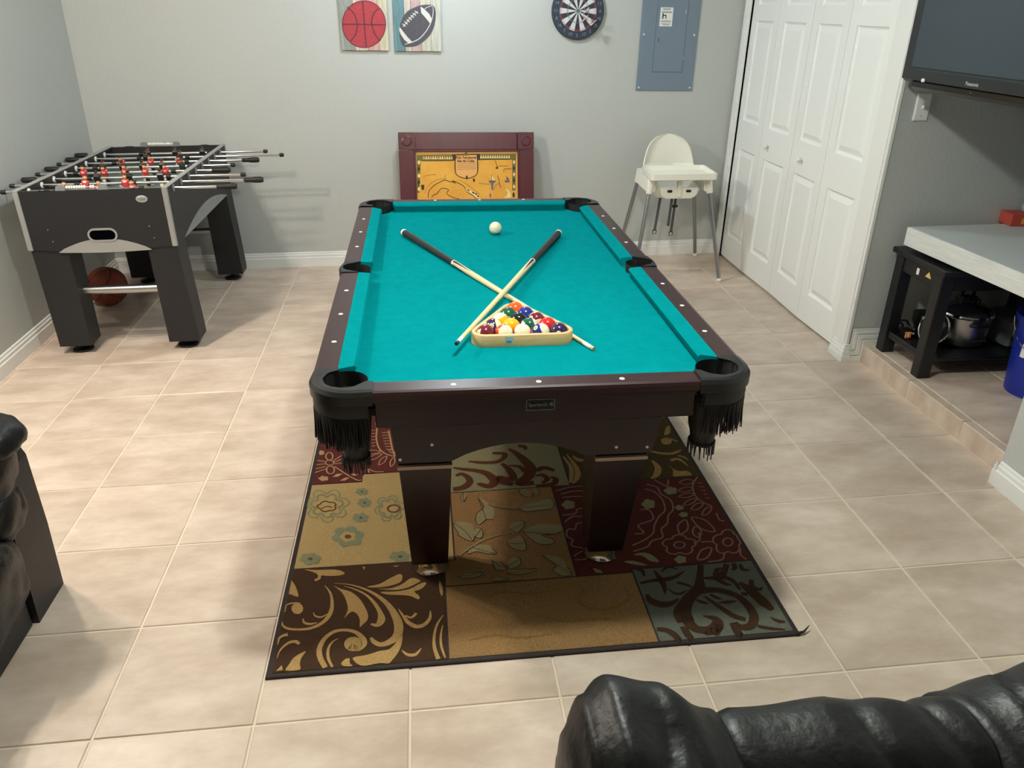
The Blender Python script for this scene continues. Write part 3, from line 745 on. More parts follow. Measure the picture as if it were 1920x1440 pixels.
# --- B: tone on tone swirl
k = ink(0, 0, 1, (1.733+g, 2.35-g, Y0+B-.008, .472), .0015)
for p, w in (([(1095,1105),(1085,1125),(1105,1140),(1150,1140),(1180,1120),(1170,1100)], [3,7,9,9,7,3]), ([(1000,1150),(1060,1165),(1120,1160),(1180,1165)], [2,6,6,2]), ([(900,1120),(940,1110),(1000,1112),(1050,1105)], [2,5,5,2]), ([(880,1200),(930,1190),(980,1195),(1050,1185)], [2,5,5,2])): k.stroke(p, w)
done(k, pile('gold_dark', (128, 98, 52), (146, 114, 66)), pB, 'swirl_motif')
# --- C: umber scrolls on blue grey
k = ink(1180, 1030, 5.8182, (2.35+g, xb, Y0+B-.008, .487), .00032)
for p, w in (([(760,455),(900,440),(1050,460),(1200,520),(1310,630),(1360,740),(1330,830),(1230,850),(1150,800)], [90,80,72,75,85,90,85,75,50]),
             ([(780,170),(770,300),(760,420),(680,500),(610,600),(580,700),(620,790)], [60,72,115,115,135,175,170]),
             ([(620,720),(650,800),(720,860),(800,880),(900,880),(960,830),(950,770),(880,740),(800,725)], [120,112,100,95,120,120,90,50,12]),
             ([(820,510),(920,580),(1050,670),(1150,730),(1270,765)], [20,45,58,65,52]), ([(725,545),(790,575),(870,590)], [12,42,12]), ([(970,580),(1070,575),(1170,565)], [10,46,15]), ([(880,490),(960,530),(1010,540)], [30,40,10]),
             ([(120,370),(250,340),(380,330),(500,300),(600,235)], [32,42,62,45,12]), ([(270,225),(330,310),(380,400),(390,490)], [10,60,52,10]), ([(520,360),(620,385),(715,425)], [40,35,8]),
             ([(350,250),(400,200),(460,195),(525,220)], [12,30,30,10]), ([(415,430),(500,480),(570,480),(625,445)], [10,30,30,10]), ([(80,225),(140,230),(160,290)], [15,42,25]),
             ([(190,490),(240,560),(350,600),(450,590),(540,540)], [32,75,85,65,20]), ([(300,870),(400,880),(490,930),(550,1000)], [50,60,68,62]), ([(590,840),(640,930),(700,990)], [72,72,52]),
             ([(1130,800),(1170,880),(1220,960)], [70,82,72]), ([(810,310),(900,310),(990,300),(1040,230),(1060,160)], [25,50,82,62,58]), ([(940,290),(960,220),(1010,210)], [60,50,20]), ([(960,320),(1040,370),(1120,390)], [60,50,15]),
             ([(1020,300),(1130,340),(1210,440)], [60,52,25]), ([(1140,150),(1150,200),(1120,225)], [50,52,25]), ([(1210,160),(1240,220),(1320,225)], [32,46,15]), ([(1330,330),(1340,400),(1420,440),(1450,410)], [45,52,42,15]),
             ([(1200,360),(1290,420),(1380,500),(1470,580),(1560,660)], [32,92,112,112,60]), ([(1220,480),(1290,490)], [40,50]), ([(1540,740),(1620,780),(1700,790)], [12,45,30]), ([(1400,835),(1520,860),(1700,875)], [40,42,20])): k.stroke(p, w)
k.poly([(860,870),(1000,800),(1000,900),(960,945),(900,920),(850,940),(820,900)])
done(k, UMB, pC, 'scroll_motif')
# --- D: sage flowers on beige
k = ink(540, 780, 4.8, (xa, 1.77-g, .618, 1.18), .00044)
for (cx, cy, rx, ry, n, r) in ((350,805,205,150,7,.2), (915,830,135,120,6,.3)):
    k.stroke(petals(cx, cy, rx, ry, n, .3, 5, r), 12, 0, True, 2); k.stroke(petals(cx, cy, rx*.72, ry*.72, n, .3, 5, r), 18, 0, True, 2)
for (cx, cy, rx, ry) in ((665,680,62,34), (690,780,68,46), (655,915,78,46), (540,1085,152,98), (200,1285,104,56), (1010,1265,104,52)):
    k.poly(petals(cx, cy, rx, ry, 6, .22, 4, .3), 0, False)
    k.off = OFF+.0004
    if rx > 140: k.poly(petals(cx, cy, rx*.5, ry*.5, 5, .2, 4), 2, False)
    k.off = OFF+.0008; k.poly(ell(cx, cy, rx*.2, ry*.2, 10), 1, False); k.off = OFF
k.off = OFF+.0006
k.stroke(petals(350, 812, 88, 48, 5, .2, 4), 12, 1, True, 2); k.stroke(ell(950, 832, 54, 32, 14), 15, 1, True, 1); k.stroke([(300,830),(350,812),(400,820)], 8, 1)
done(k, [TEAL, RING, BEIGE], pD, 'flower_motif')
# --- G: rose outlines on maroon
k = ink(540, 780, 4.8, (xa, 1.77-g, 1.135, 1.735), .00058)
k.stroke(ell(375, 420, 38, 22, 14), 9, 0, True, 1); k.stroke(ell(372, 362, 32, 34, 14), 9, 0, True, 1); k.stroke(ell(382, 485, 36, 36, 14), 9, 0, True, 1)
for a, b in (((240,400),(330,408)), ((245,440),(330,430)), ((230,475),(340,455)), ((225,510),(345,475)), ((410,400),(500,345)), ((415,415),(505,380)), ((420,430),(510,420))): k.stroke([a, b], 9)
k.stroke([(420,455),(520,520),(620,575),(662,575)], 9); k.poly(petals(320, 562, 48, 24, 5, .25, 4), 0, False); k.poly(petals(300, 330, 30, 22, 5, .25, 4), 0, False)
k.poly([(400,550),(440,520),(495,518),(450,545)]); k.poly([(465,582),(520,552),(555,556),(510,582)]); k.poly([(560,520),(640,520),(600,540)])
def lf(k, ax, ay, bx, by, w, sw=8, ki=0):
    mx, my = (ax+bx)/2, (ay+by)/2; dx, dy = bx-ax, by-ay; l = math.hypot(dx, dy); nx, ny = -dy/l*w, dx/l*w
    k.stroke([(ax, ay), (mx+nx, my+ny), (bx, by), (mx-nx, my-ny)], sw, ki, True, 5)
k.stroke([(790,60),(800,120),(795,200),(820,290),(880,340),(965,365)], 12)
for q in ((830,320,680,330,18), (845,340,715,395,18), (890,362,815,440,20), (955,372,925,455,20), (965,340,905,300,12)): lf(k, *q)
for i in range(7): k.stroke([(842+i*6,150+i*25),(905+i*5,148+i*25)], 9)
for i in range(6): k.stroke([(752,130+i*28),(785,128+i*28)], 9)
k.stroke([(730,510),(720,475),(780,500),(860,500)], 9); k.stroke([(905,130),(920,200),(940,300),(965,365)], 12)
done(k, ROSE, pG, 'flower_motif')
# --- E: leafy sprays
k = ink(830, 830, 5.1429, (1.733+g, 2.164-g, .48, 1.006), .00038)
LV = [[(105,770),(200,765),(290,790),(300,830),(310,900),(290,950),(220,930),(150,890),(150,870),(110,810)], [(310,910),(300,870),(330,820),(370,830),(390,870),(370,920)],
      [(290,1010),(350,985),(440,990),(480,1020),(520,1070),(430,1070),(330,1050),(240,1075),(250,1030)], [(620,970),(700,910),(760,900),(800,960),(800,1030),(740,1040),(660,1010)],
      [(650,830),(700,750),(790,760),(770,820),(720,870)], [(780,860),(880,800),(1000,780),(1140,800),(1160,850),(1080,880),(950,890),(1060,930),(1070,970),(950,980),(850,930)],
      [(735,630),(800,600),(900,570),(1050,540),(1080,600),(1040,640),(930,650),(800,665)], [(340,530),(430,570),(500,650),(480,740),(420,740),(360,790),(320,760),(330,680),(400,620)],
      [(735,455),(800,465),(850,490),(870,520),(800,520),(750,490)], [(880,480),(900,445),(930,455),(930,490),(890,515)], [(200,480),(230,520),(205,570),(175,540),(180,510)],
      [(480,1130),(550,1150),(610,1200),(600,1230),(510,1220)], [(630,1190),(640,1130),(700,1100),(750,1120),(740,1180),(650,1220)], [(610,1260),(700,1225),(900,1215),(880,1240),(740,1270)],
      [(150,1290),(280,1260),(380,1245),(350,1290),(200,1310)], [(960,1080),(1050,1090),(1150,1120),(1200,1200),(1250,1270),(1150,1285),(1060,1230),(1100,1190),(1010,1130)], [(480,1330),(560,1300),(640,1320),(560,1340),(500,1342)]]
for p in LV: k.poly(p)
for p, w in (([(170,1085),(280,1000),(400,935),(540,890),(660,870)], [25,25,20,15,15]), ([(440,590),(560,620),(730,635)], 15), ([(300,490),(380,465),(470,465)], 12)): k.stroke(p, w)
k.off = OFF+.0005
for p in LV:
    k.stroke(p[len(p)//2-1:]+p[:1], 6, 1, False, 3); cx, cy = sum(a for a, b in p)/len(p), sum(b for a, b in p)/len(p)
    k.stroke([p[0], (cx, cy), p[len(p)//2]], 5, 1)
k.stroke([(170,1095),(280,1012),(400,947),(540,898),(660,878)], 5, 1); k.stroke([(440,598),(560,630),(730,644)], 5, 1)
done(k, [LEAF, DARK], pE, 'leaf_motif')
# --- H: umber scrolls on olive
k = ink(830, 830, 5.1429, (1.77+g, 2.237-g, 1.016, 1.395), .00056)
for p, w in (([(100,240),(200,255),(330,270),(430,300),(500,370),(450,420),(360,400),(330,400)], [20,35,45,60,70,55,40,15]), ([(130,320),(180,300),(240,330),(260,380),(200,430),(100,450)], [25,35,45,50,55,50]),
             ([(250,180),(360,190),(480,190),(560,170),(600,110),(480,100)], [20,35,40,40,40,30]), ([(570,200),(640,260),(680,340),(600,350),(545,330),(560,380),(680,400)], [30,50,60,60,40,40,50]),
             ([(640,60),(720,110),(800,180),(850,250),(820,330),(740,390),(880,385)], [25,50,70,80,80,70,50]), ([(640,220),(740,230),(800,280)], [15,35,45]), ([(900,270),(980,240),(1080,270)], [40,45,30]),
             ([(900,320),(960,310),(1010,350),(960,390)], [20,35,40,30]), ([(1040,330),(1090,350),(1060,400),(900,420)], [20,40,45,40]), ([(730,30),(790,40),(800,70)], [40,40,20])): k.stroke(p, w)
done(k, pile('redbrown', (90, 54, 40), (98, 60, 44)), pH, 'scroll_motif')
# --- F: mauve flower outlines on maroon
k = ink(1030, 780, 4.5714, (2.164+g, xb, .48, 1.012), .00050)
for p in ([(830,585),(920,610),(960,670),(1040,720),(1060,800),(1020,850),(1010,920),(960,970),(970,1040),(880,1070),(840,1120),(720,1160)], [(820,625),(900,650),(970,720),(990,810),(940,860),(900,940),(890,1000),(820,1060),(710,1110)],
          [(780,800),(860,810),(890,880),(830,910),(760,940),(810,1000),(730,1010)], [(330,920),(240,920),(220,970),(160,970),(150,1030),(200,1060),(190,1110),(280,1130)], [(320,835),(270,860),(200,860),(130,910)],
          [(330,745),(310,780),(240,800),(220,835),(110,850)], [(320,640),(200,645),(100,670)], [(320,690),(200,690),(110,700)], [(300,600),(180,610),(60,640)], [(330,1150),(280,1160),(210,1200)], [(330,1220),(280,1230),(220,1230)],
          [(1270,520),(1230,590),(1250,680),(1320,740),(1400,775)], [(1300,1080),(1360,1075),(1410,1080)], [(900,545),(960,580),(1010,600),(1020,545)], [(1240,1090),(1290,1060),(1280,1000)], [(1360,1250),(1480,1230),(1500,1170)], [(1640,1140),(1640,1190),(1690,1230)], [(1430,830),(1460,890),(1500,900)]): k.stroke(p, 12)
for (cx, cy, rx, ry) in ((1115,1105,148,88), (1530,1080,132,108)):
    k.stroke(petals(cx, cy, rx, ry, 5, .25, 5, .3), 12, 0, True, 2); k.stroke(ell(cx, cy, rx*.32, ry*.32, 14), 12, 0, True, 1)
for q in ((1120,1010,1170,890,45,12), (1280,1040,1250,945,38,12), (1420,990,1220,870,40,12), (1270,1230,1390,1130,40,12), (1240,560,1115,570,22,10), (1235,620,1105,640,20,10), (1245,670,1110,690,18,10), (1265,710,1150,760,20,10), (1320,750,1215,800,24,10), (1390,780,1310,850,24,10)): lf(k, *q)
for i in range(5): k.stroke([(1268+i*18,572+i*32),(1310+i*16,576+i*32)], 10)
for (cx, cy, rx, ry) in ((1040,640,62,36), (850,755,62,46), (1115,785,42,24), (1150,845,42,24), (1125,1230,56,36), (165,760,62,42)): k.poly(petals(cx, cy, rx, ry, 5, .22, 4), 1, False)
k.poly([(720,1190),(800,1170),(880,1190),(940,1250),(860,1240),(800,1200)], 1); k.poly([(640,1250),(700,1240),(760,1250),(840,1280),(740,1275)], 1); k.poly([(370,1300),(440,1320),(460,1345),(400,1345)], 1)
done(k, [MAUVE, OLV], pF, 'flower_motif')
# --- I: tan scrolls on moss
k = ink(1030, 780, 4.5714, (2.237+g, xb, 1.021, 1.495), .00064)
for p, w in (([(870,300),(960,320),(1060,320),(1130,290)], [20,25,25,12]), ([(960,205),(1030,195),(1100,220)], [14,18,10]), ([(1040,380),(1110,370),(1190,430)], [25,25,6]), ([(1100,340),(1150,350),(1190,380)], [14,18,6]),
             ([(880,380),(930,440),(920,500),(870,540)], [15,40,40,10]), ([(120,350),(180,430),(190,500),(180,570)], [12,25,28,18]), ([(150,330),(230,440),(240,520),(200,580)], [10,30,35,15]), ([(200,340),(250,375),(330,380)], [12,35,30])): k.stroke(p, w)
k.poly(ell(1005, 215, 46, 30)); k.poly([(1015,420),(1100,470),(1180,470),(1222,512),(1070,520),(1060,460)]); k.poly([(985,160),(1000,100),(1030,85),(1035,140),(1010,160)])
done(k, TAN, pI, 'scroll_motif')
# ================================================================== foosball table (leans with the floor)
FX, FY = .092, 3.255
ft = thing('foosball_table', 'black foosball table with silver trim in the left back corner', 'foosball table', (FX, FY, fz(FX)), (0, TH, 0))
HW, HL, ZTOP, ZBOT = .360, .675, .880, .585
FB2 = mat('foosball_inside', (30, 30, 31), .55)
# end walls and side walls; the side walls carry the silver edge
def outline_panel(name, poly, axis, at, th, m_, par=ft):
    """poly in (along, z); panel stands at 'at' with thickness th inwards (towards 0)"""
    s_ = 1 if at > 0 else -1
    if axis == 'y': M_ = Matrix(((1, 0, 0, 0), (0, 0, s_, at-s_*th), (0, 1, 0, 0), (0, 0, 0, 1)))
    else: M_ = Matrix(((0, 0, s_, at-s_*th), (1, 0, 0, 0), (0, 1, 0, 0), (0, 0, 0, 1)))
    mb = MB().prism(poly, 0, th, M=M_)
    if M_.to_3x3().determinant() < 0: mb.f = [f[::-1] for f in mb.f]
    return mb.build(name, m_, par)
endp = [(-HW+.02, ZTOP-.004), (HW-.02, ZTOP-.004), (HW-.02, ZBOT)] + [(HW-.02-(2*HW-.04)*i/12, ZBOT-.022*math.sin(PI*i/12)) for i in range(1, 12)] + [(-HW+.02, ZBOT)]
ends = []
for sy in (-1, 1):
    e_ = outline_panel('end_panel', endp, 'y', sy*HL, .022, FOOSB); ends.append(e_)
    yy = sy*(HL+.0012)
    # silver crescent and ball return window
    cres = [(-.228+.456*i/16, ZBOT-.018-.006*math.sin(PI*i/16)) for i in range(17)] + [(.228-.456*i/16, ZBOT-.014+.062*math.sin(PI*i/16)**.9) for i in range(1, 16)]
    outline_panel('crescent', [(x+.008, z) for x, z in cres], 'y', sy*(HL+.003), .003, SILVER, e_)
    def stad(w, h, cz): return [(.012+w+h*math.cos(t), cz+h*math.sin(t)) for t in [-PI/2+PI*i/8 for i in range(9)]] + [(.012-w+h*math.cos(t), cz+h*math.sin(t)) for t in [PI/2+PI*i/8 for i in range(9)]]
    o_, i_ = stad(.038, .034, .652), stad(.038, .025, .652); mb = MB()
    R3y = lambda p, y: [(x, y*sy, z) for x, z in p]
    rows = [R3y(o_, HL), R3y(o_, HL+.007), R3y(i_, HL+.007), R3y(i_, HL+.0006)]
    mb.loft(rows if sy > 0 else rows[::-1], False, False); mb.f = [f[::-1] for f in mb.f]
    mb.build('ball_return_ring', SILVER, e_, True, 30)
    outline_panel('ball_return_dark', i_, 'y', sy*(HL+.0035), .003, mat('hole_black', (4, 5, 8), .9, spec=0), e_)  # flat black plate painted as the dark inside of the ball return
    for (bx, bz) in ((-.245, .685), (-.235, .625), (.245, .688), (.258, .628)):
        MB().lathe([(.0035, -.001), (.0035, .0015), (.001, .0022)], 8).xf(Matrix.Translation((bx, sy*HL, bz)) @ Matrix.Rotation(-sy*PI/2, 4, 'X')).build('screw', STEEL, e_)
bad = MB().lathe([(.028, 0), (.0285, .002), (.026, .0035), (.001, .004)], 24, sy=.62)
bad.xf(Matrix.Translation((.236, -HL, .826)) @ Matrix.Rotation(PI/2, 4, 'X')); bd = bad.build('badge', SILVER, ends[0], True)
for dz, hw in ((.002, .020), (-.004, .016)):
    MB().box((.236-hw, -HL-.0046, .826+dz-.0012), (.236+hw, -HL-.0038, .826+dz+.0012)).build('badge_lettering', mat('badge_ink', (96, 96, 96), .5), bd)
sidep = [(-HL, ZTOP-.002), (HL, ZTOP-.002), (HL, ZBOT), (-HL, ZBOT)]
RYS = [2.695+.153*k-FY for k in range(8)]; ZR = .854
for sx in (-1, 1):
    s_ = outline_panel('side_panel', sidep, 'x', sx*HW, .020, FOOSB)
    # silver edge trim: along the top and down both corners
    mb = MB(); x0, x1 = sorted((sx*(HW-.020), sx*(HW+.004)))
    mb.cbox((x0-.001, -HL-.004, ZTOP-.006), (x1+.001, HL+.004, ZTOP+.003), .003)
    mb.build('top_trim', SILVER, s_, True)
    for sy in (-1, 1):
        y0, y1 = sorted((sy*(HL-.012), sy*(HL+.004)))
        MB().cbox((x0-.001, y0, ZBOT-.005), (x1+.001, y1, ZTOP-.003), .003).build('corner_trim', SILVER, s_, True)
    # silver crescent on the arch
    cr = [(-.518, ZBOT-.001), (.518, ZBOT-.001)] + [(.518-1.036*i/20, ZBOT+.074*math.sin(PI*i/20)**.9) for i in range(1, 20)]
    outline_panel('crescent', cr, 'x', sx*(HW+.003), .0035, GREYP, s_)
    for y in RYS:
        for (xx, rr) in ((sx*(HW+.004), .019), (sx*(HW-.024), .017)):
            MB().lathe([(rr, -.003), (rr, .001), (rr*.6, .004), (.008, .005)], 16).xf(Matrix.Translation((xx, y, ZR)) @ Matrix.Rotation(sx*PI/2 if abs(xx) > HW else -sx*PI/2, 4, 'Y')).build('rod_bearing', mat('bearing_grey', (120, 122, 124), .4) if abs(xx) > HW else mat('bearing_white', (214, 214, 214), .4), s_, True)
pf = MB().box((-HW+.02, -HL+.02, .755), (HW-.02, HL-.02, .768)).build('playfield', mat('pitch_green', (92, 104, 98), .45), ft)
PLN = mat('pitch_line', (220, 222, 220), .5)
MB().box((-HW+.02, -.004, .768), (HW-.02, .004, .7686)).build('halfway_line', PLN, pf)
ringm = MB(); ringm.loft([[(r*math.cos(t), r*math.sin(t), .7684) for t in [2*PI*i/32 for i in range(32)]] for r in (.098, .090)], False, False); ringm.build('centre_circle', PLN, pf)
MB().box((-HW+.015, -HL+.015, .590), (HW-.015, HL-.015, .602)).build('underside_board', FB2, ft)
# legs: angled box posts with levelling discs, joined by silver tubes
LX, LY = .275, .590
for sx in (-1, 1):
    LX = .266 if sx < 0 else .300
    for sy in (-1, 1):
        def pent(cx, cy, w, d):
            p = [(-w, -d), (w-.035, -d), (w, -d+.035), (w, d-.0), (-w, d)]
            return [(cx+x*sx*(1), cy+y*(-sy)*-1*(-1 if False else 1)) for x, y in p]
        def post(cx, cy, w, d, z, zz=None):
            p = [(-w, -d), (w, -d), (w, d), (-w, d)]
            return [(cx+x*sx, cy+(y if sy < 0 else -y), z) for x, y in p]
        rows = [post(sx*LX, sy*LY, .081, .070, .100), post(sx*(LX+.0), sy*LY, .088, .078, ZBOT+.02)]
        a = post(sx*LX, sy*LY, .081, .070, .048); a = [(x, y, z) for x, y, z in a]
        rows = [a]+rows
        rows[-1] = [(max(min(x, HW-.004), -HW+.004), max(min(y, HL-.004), -HL+.004), z) for x, y, z in rows[-1]]
        if sx*sy > 0: rows = [r[::-1] for r in rows]
        mb = MB().loft(rows); mb.f = [f[::-1] for f in mb.f]
        lg = mb.build('leg', FOOSB, ft)
        MB().lathe([(.052, .0005), (.054, .006), (.052, .011), (.02, .016), (.012, .02), (.012, .06), (.006, .061)], 20, cx=sx*(LX-.005), cy=sy*LY).build('leveller_foot', RUBBER, lg, True)
for sy in (-1, 1):
    MB().tube([(-LX+.07, sy*LY, .335), (LX-.07, sy*LY, .335)], .023, 16).build('cross_tube', STEEL, ft, True)
# rods, handles and men
RED = mat('player_red', (205, 62, 66), .4); BLK = mat('player_black', (24, 24, 25), .4); SKIN = mat('player_skin', (226, 158, 112), .45); YEL = mat('player_shirt_white', (232, 222, 196), .45); HAIR = mat('player_hair', (48, 32, 22), .5)
XE = [.77, .877, .751, .643, .634, .749, .867, .743]; XW = [-.376, -.40, -.405, -.398, -.410, -.405, -.412, -.415]
TEAM = ['r', 'r', 'b', 'r', 'b', 'r', 'b', 'b']; NMEN = [3, 2, 3, 5, 5, 3, 2, 3]
SH = [0, -.02, .05, -.02, .03, .03, .06, .09]
def man(team):
    shirt, trouser = (RED, BLK) if team == 'r' else (BLK, YEL)
    body = MB(); body.loft([[(w*x, d*y, z) for x, y in ((-1, -1), (1, -1), (1, 1), (-1, 1))] for w, d, z in ((.012, .010, -.020), (.015, .012, -.004), (.017, .013, .012), (.011, .009, .020))])
    b = body.mesh('torso', shirt)
    hd = MB().sphere((0, 0, .032), .0105, 10, 7).mesh('head', SKIN, True)
    hr = MB().sphere((0, .003, .036), .0098, 10, 6).mesh('hair', HAIR, True)
    lg = MB().loft([[(w*x, d*y+o, z) for x, y in ((-1, -1), (1, -1), (1, 1), (-1, 1))] for w, d, o, z in ((.009, .012, -.004, -.078), (.010, .012, -.002, -.066), (.008, .006, 0, -.058), (.011, .008, 0, -.020))]).mesh('legs', trouser)
    col_ = MB().box((-.008, -.0132, .006), (.008, -.0118, .016)).mesh('collar', YEL)
    return [('torso', b), ('head', hd), ('hair', hr), ('legs', lg), ('collar', col_)]
KIT = {'r': man('r'), 'b': man('b')}
for k in range(8):
    y = RYS[k]; xe, xw = XE[k]-FX, XW[k]-FX
    hr_ = TEAM[k] == 'r'
    rod = MB().tube([(xw, y, ZR), (xe, y, ZR)], .0075, 10).build('rod', CHROME, ft, True)
    # grip on one end, black cap on the other
    x0, sg = (xe, 1) if hr_ else (xw, -1)
    Lg = .105 if hr_ else .075
    prof = [(.010, 0), (.013, .006), (.0125, .03), (.016, .055), (.0165, .085), (.013, .1)] if hr_ else [(.012, 0), (.015, .006), (.015, .065), (.012, .075)]
    mb = MB().lathe(prof[::-1] if False else prof, 12); mb.xf(Matrix.Translation((x0-sg*(Lg-.006), y, ZR)) @ Matrix.Rotation(sg*PI/2, 4, 'Y')); mb.build('grip', RUBBER, rod, True)
    x0, sg = (xw, -1) if hr_ else (xe, 1)
    mb = MB().lathe([(.010, 0), (.0115, .004), (.0115, .022), (.008, .026)], 12); mb.xf(Matrix.Translation((x0-sg*.020, y, ZR)) @ Matrix.Rotation(sg*PI/2, 4, 'Y')); mb.build('end_cap', RUBBER, rod, True)
    n = NMEN[k]; sp = {2: .20, 3: .165, 5: .110}[n]; ft_ = TEAM[k]
    for i in range(n):
        x = SH[k]+(i-(n-1)/2)*sp; tilt = random.uniform(-.25, .25)+(.5 if k in (3, 5) else 0)
        root = link('player', KIT[ft_][0][1], rod, (x, y, ZR), (tilt, 0, 0 if ft_ == 'r' else PI))
        # the figure is one piece of the rod: join its small pieces into this part
        mb = MB(); mats_ = []
        for nm, me in KIT[ft_]:
            b0 = len(mb.v); mb.v += [v.co.copy() for v in me.vertices]
            for p in me.polygons: mb.f.append([b0+j for j in p.vertices]); mb.mi.append(len(mats_))
            mats_.append(me.materials[0])
        root.data = mb.mesh('player', mats_)
    for dx in (-1, 1):
        x = SH[k]+dx*((n-1)/2*sp+.042)
        if abs(x) < HW-.05: MB().tube([(x-.012, y, ZR), (x+.012, y, ZR)], .0125, 12).build('bumper', RUBBER, rod, True)
# bead scorers on both end walls
for sy in (-1, 1):
    sc = MB().box((-.13, sy*HL-.004, ZTOP-.006), (-.129, sy*HL+.004, ZTOP-.004)).build('scorer', GREYP, ft)
    y = sy*(HL-.011); MB().tube([(-.135, y, ZTOP+.010), (.055, y, ZTOP+.010)], .0035, 8).build('scorer_rod', STEEL, sc)
    for x in (-.140, .060):
        p = [(x-.024, ZTOP-.004), (x+.024, ZTOP-.004), (x+.018, ZTOP+.018), (x+.008, ZTOP+.023), (x-.008, ZTOP+.023), (x-.018, ZTOP+.018)]
        outline_panel('scorer_bracket', p, 'y', y+.008 if y > 0 else y-.008, .016, GREYP, sc)
    for i in range(10):
        x = -.108+i*.0118+(.018 if i > 7 else 0)
        MB().lathe([(.004, -.0050), (.0092, -.003), (.0092, .003), (.004, .0050)], 10).xf(Matrix.Translation((x, y, ZTOP+.010)) @ Matrix.Rotation(PI/2, 4, 'Y')).build('score_bead', WHITEP, sc, True)
    for s2 in (-1, 1):
        MB().lathe([(.030, 0), (.032, .002), (.024, .0035), (.02, .001)], 18, cx=s2*.235 if sy > 0 else .0+s2*.22, cy=y, sy=.34).xf(Matrix.Translation((0, 0, ZTOP-.004))).build('cup_holder', BLACKP, sc, True)

# ------------------------------------------------------------------ basketball on the floor behind the table leg
bb = MB().sphere((0, 0, 0), .119, 32, 20); ORG = mat('basketball_rubber', (128, 54, 36), .6, bump=(700, .4))
bo = bb.build('basketball', ORG, None, True); bo.location = (-.272, 3.40, fz(-.272)+.1195); bo.rotation_euler = (.4, .5, .9)
tag(bo, 'worn orange basketball on the floor beneath the foosball table', 'basketball')
SE = mat('basketball_seam', (40, 22, 18), .6)
def circ(f, n=40): return [f(2*PI*i/n) for i in range(n+1)]
r_ = .1186
for f in (lambda t: (r_*math.cos(t), r_*math.sin(t), 0), lambda t: (r_*math.cos(t), 0, r_*math.sin(t)),
          lambda t: (lambda v: v*(r_/v.length))(Vector((.55+.20*math.cos(2*t), .9*math.cos(t), .9*math.sin(t)))), lambda t: (lambda v: v*(r_/v.length))(Vector((-.55-.20*math.cos(2*t), .9*math.cos(t), .9*math.sin(t))))):
    MB().tube(circ(f), .0024, 5, cap=False).build('seam', SE, bo)
# ================================================================== things on the back wall
WN = Vector((-.0088, -1, 0)).normalized()
def wall_pt(x, z, out=0): return Vector((x, yb(x), z)) + WN*out
WANG = math.atan(-.0088)                     # wall's turn about z
def wall_M(x, z, out): return Matrix.Translation(wall_pt(x, z, out)) @ Matrix.Rotation(WANG, 4, 'Z') @ Matrix(((1, 0, 0, 0), (0, 0, -1, 0), (0, 1, 0, 0), (0, 0, 0, 1)))
# local frame of wall_M: X right, Y up, Z out of the wall
def sign(label, x0, x1, z0, z1, planks, cat='wall sign'):
    cx, cz = (x0+x1)/2, (z0+z1)/2; t = thing('wooden_wall_sign', label, cat); t.matrix_world = wall_M(cx, cz, .001)
    t.location, t.rotation_euler, _ = t.matrix_world.to_translation(), t.matrix_world.to_euler(), 0
    w, h = x1-x0, z1-z0; n = len(planks)
    rnd = random.Random(int(x0*100))
    for b in (-.3, .3): MB().box((-w/2+.02, b*h-.012, 0), (w/2-.02, b*h+.012, .008)).build('batten', mat('sign_batten', (110, 90, 70), .8), t)
    for i, (a, c) in enumerate(planks):
        b = planks[i+1][0] if i+1 < n else 1
        d0, d1 = rnd.uniform(0, .003), rnd.uniform(0, .004)
        MB().cbox((-w/2+a*w+.0008, -h/2+d0, .008), (-w/2+b*w-.0008, h/2-d1, .0195), .0012).build('plank', mat('plank_%d_%d_%d' % c, c, .75, var=(9, tuple(int(v*.82) for v in c), (6, .8, 1)), bump=(60, .3)), t)
    return t
PWALL = Plane(wall_pt(1.4, 1.5, .0215), WN)
s1 = sign('wooden plank sign printed with a red basketball', 1.222, 1.522, 1.413, 1.722, [(0, (158, 164, 158)), (.29, (214, 204, 184)), (.56, (214, 172, 168)), (.80, (210, 200, 174))])
s2 = sign('wooden plank sign printed with a grey American football', 1.560, 1.860, 1.411, 1.722, [(0, (104, 142, 150)), (.23, (206, 196, 184)), (.37, (206, 176, 176)), (.57, (208, 204, 188)), (.79, (204, 204, 192))])
k = Ink(PWALL, 630, 0, 9.143)
k.poly(ell(480, 415, 372, 402, 40), 0, False); k.off = .0006
for p in ([(110,415),(480,418),(848,428)], [(455,25),(480,300),(500,600),(520,800)], [(190,120),(290,210),(350,340),(365,450),(340,580),(255,705)], [(730,140),(650,230),(615,340),(620,450),(670,590),(760,700)]): k.stroke(p, 20, 1)
k.stroke(ell(480, 415, 372, 402, 36), 14, 1, True, 1)
k.build('basketball_print', [mat('print_red', (176, 66, 74), .8, var=(60, (160, 56, 66))), mat('print_maroon', (104, 44, 54), .8)], s1)
k = Ink(PWALL, 630, 0, 9.143)
k.poly([(1100,420),(1150,290),(1230,190),(1330,135),(1450,90),(1600,80),(1680,110),(1710,220),(1700,380),(1640,560),(1530,690),(1400,780),(1280,805),(1160,795),(1105,700),(1085,560)], 0)
k.off = .0005
k.poly([(1450,110),(1520,160),(1600,240),(1640,320),(1615,405),(1540,310),(1460,220)], 1, False); k.poly([(1090,460),(1150,540),(1230,640),(1310,720),(1245,745),(1170,680),(1110,590),(1085,520)], 1, False)
k.off = .0008
k.stroke([(1660,110),(1665,230),(1620,400),(1540,540),(1430,660),(1310,720),(1180,760)], [8,12,14,14,14,14,8], 1); k.stroke([(1520,150),(1600,110),(1650,100)], 10, 1)
k.stroke([(1150,460),(1240,350),(1330,250),(1400,200)], 12, 1)
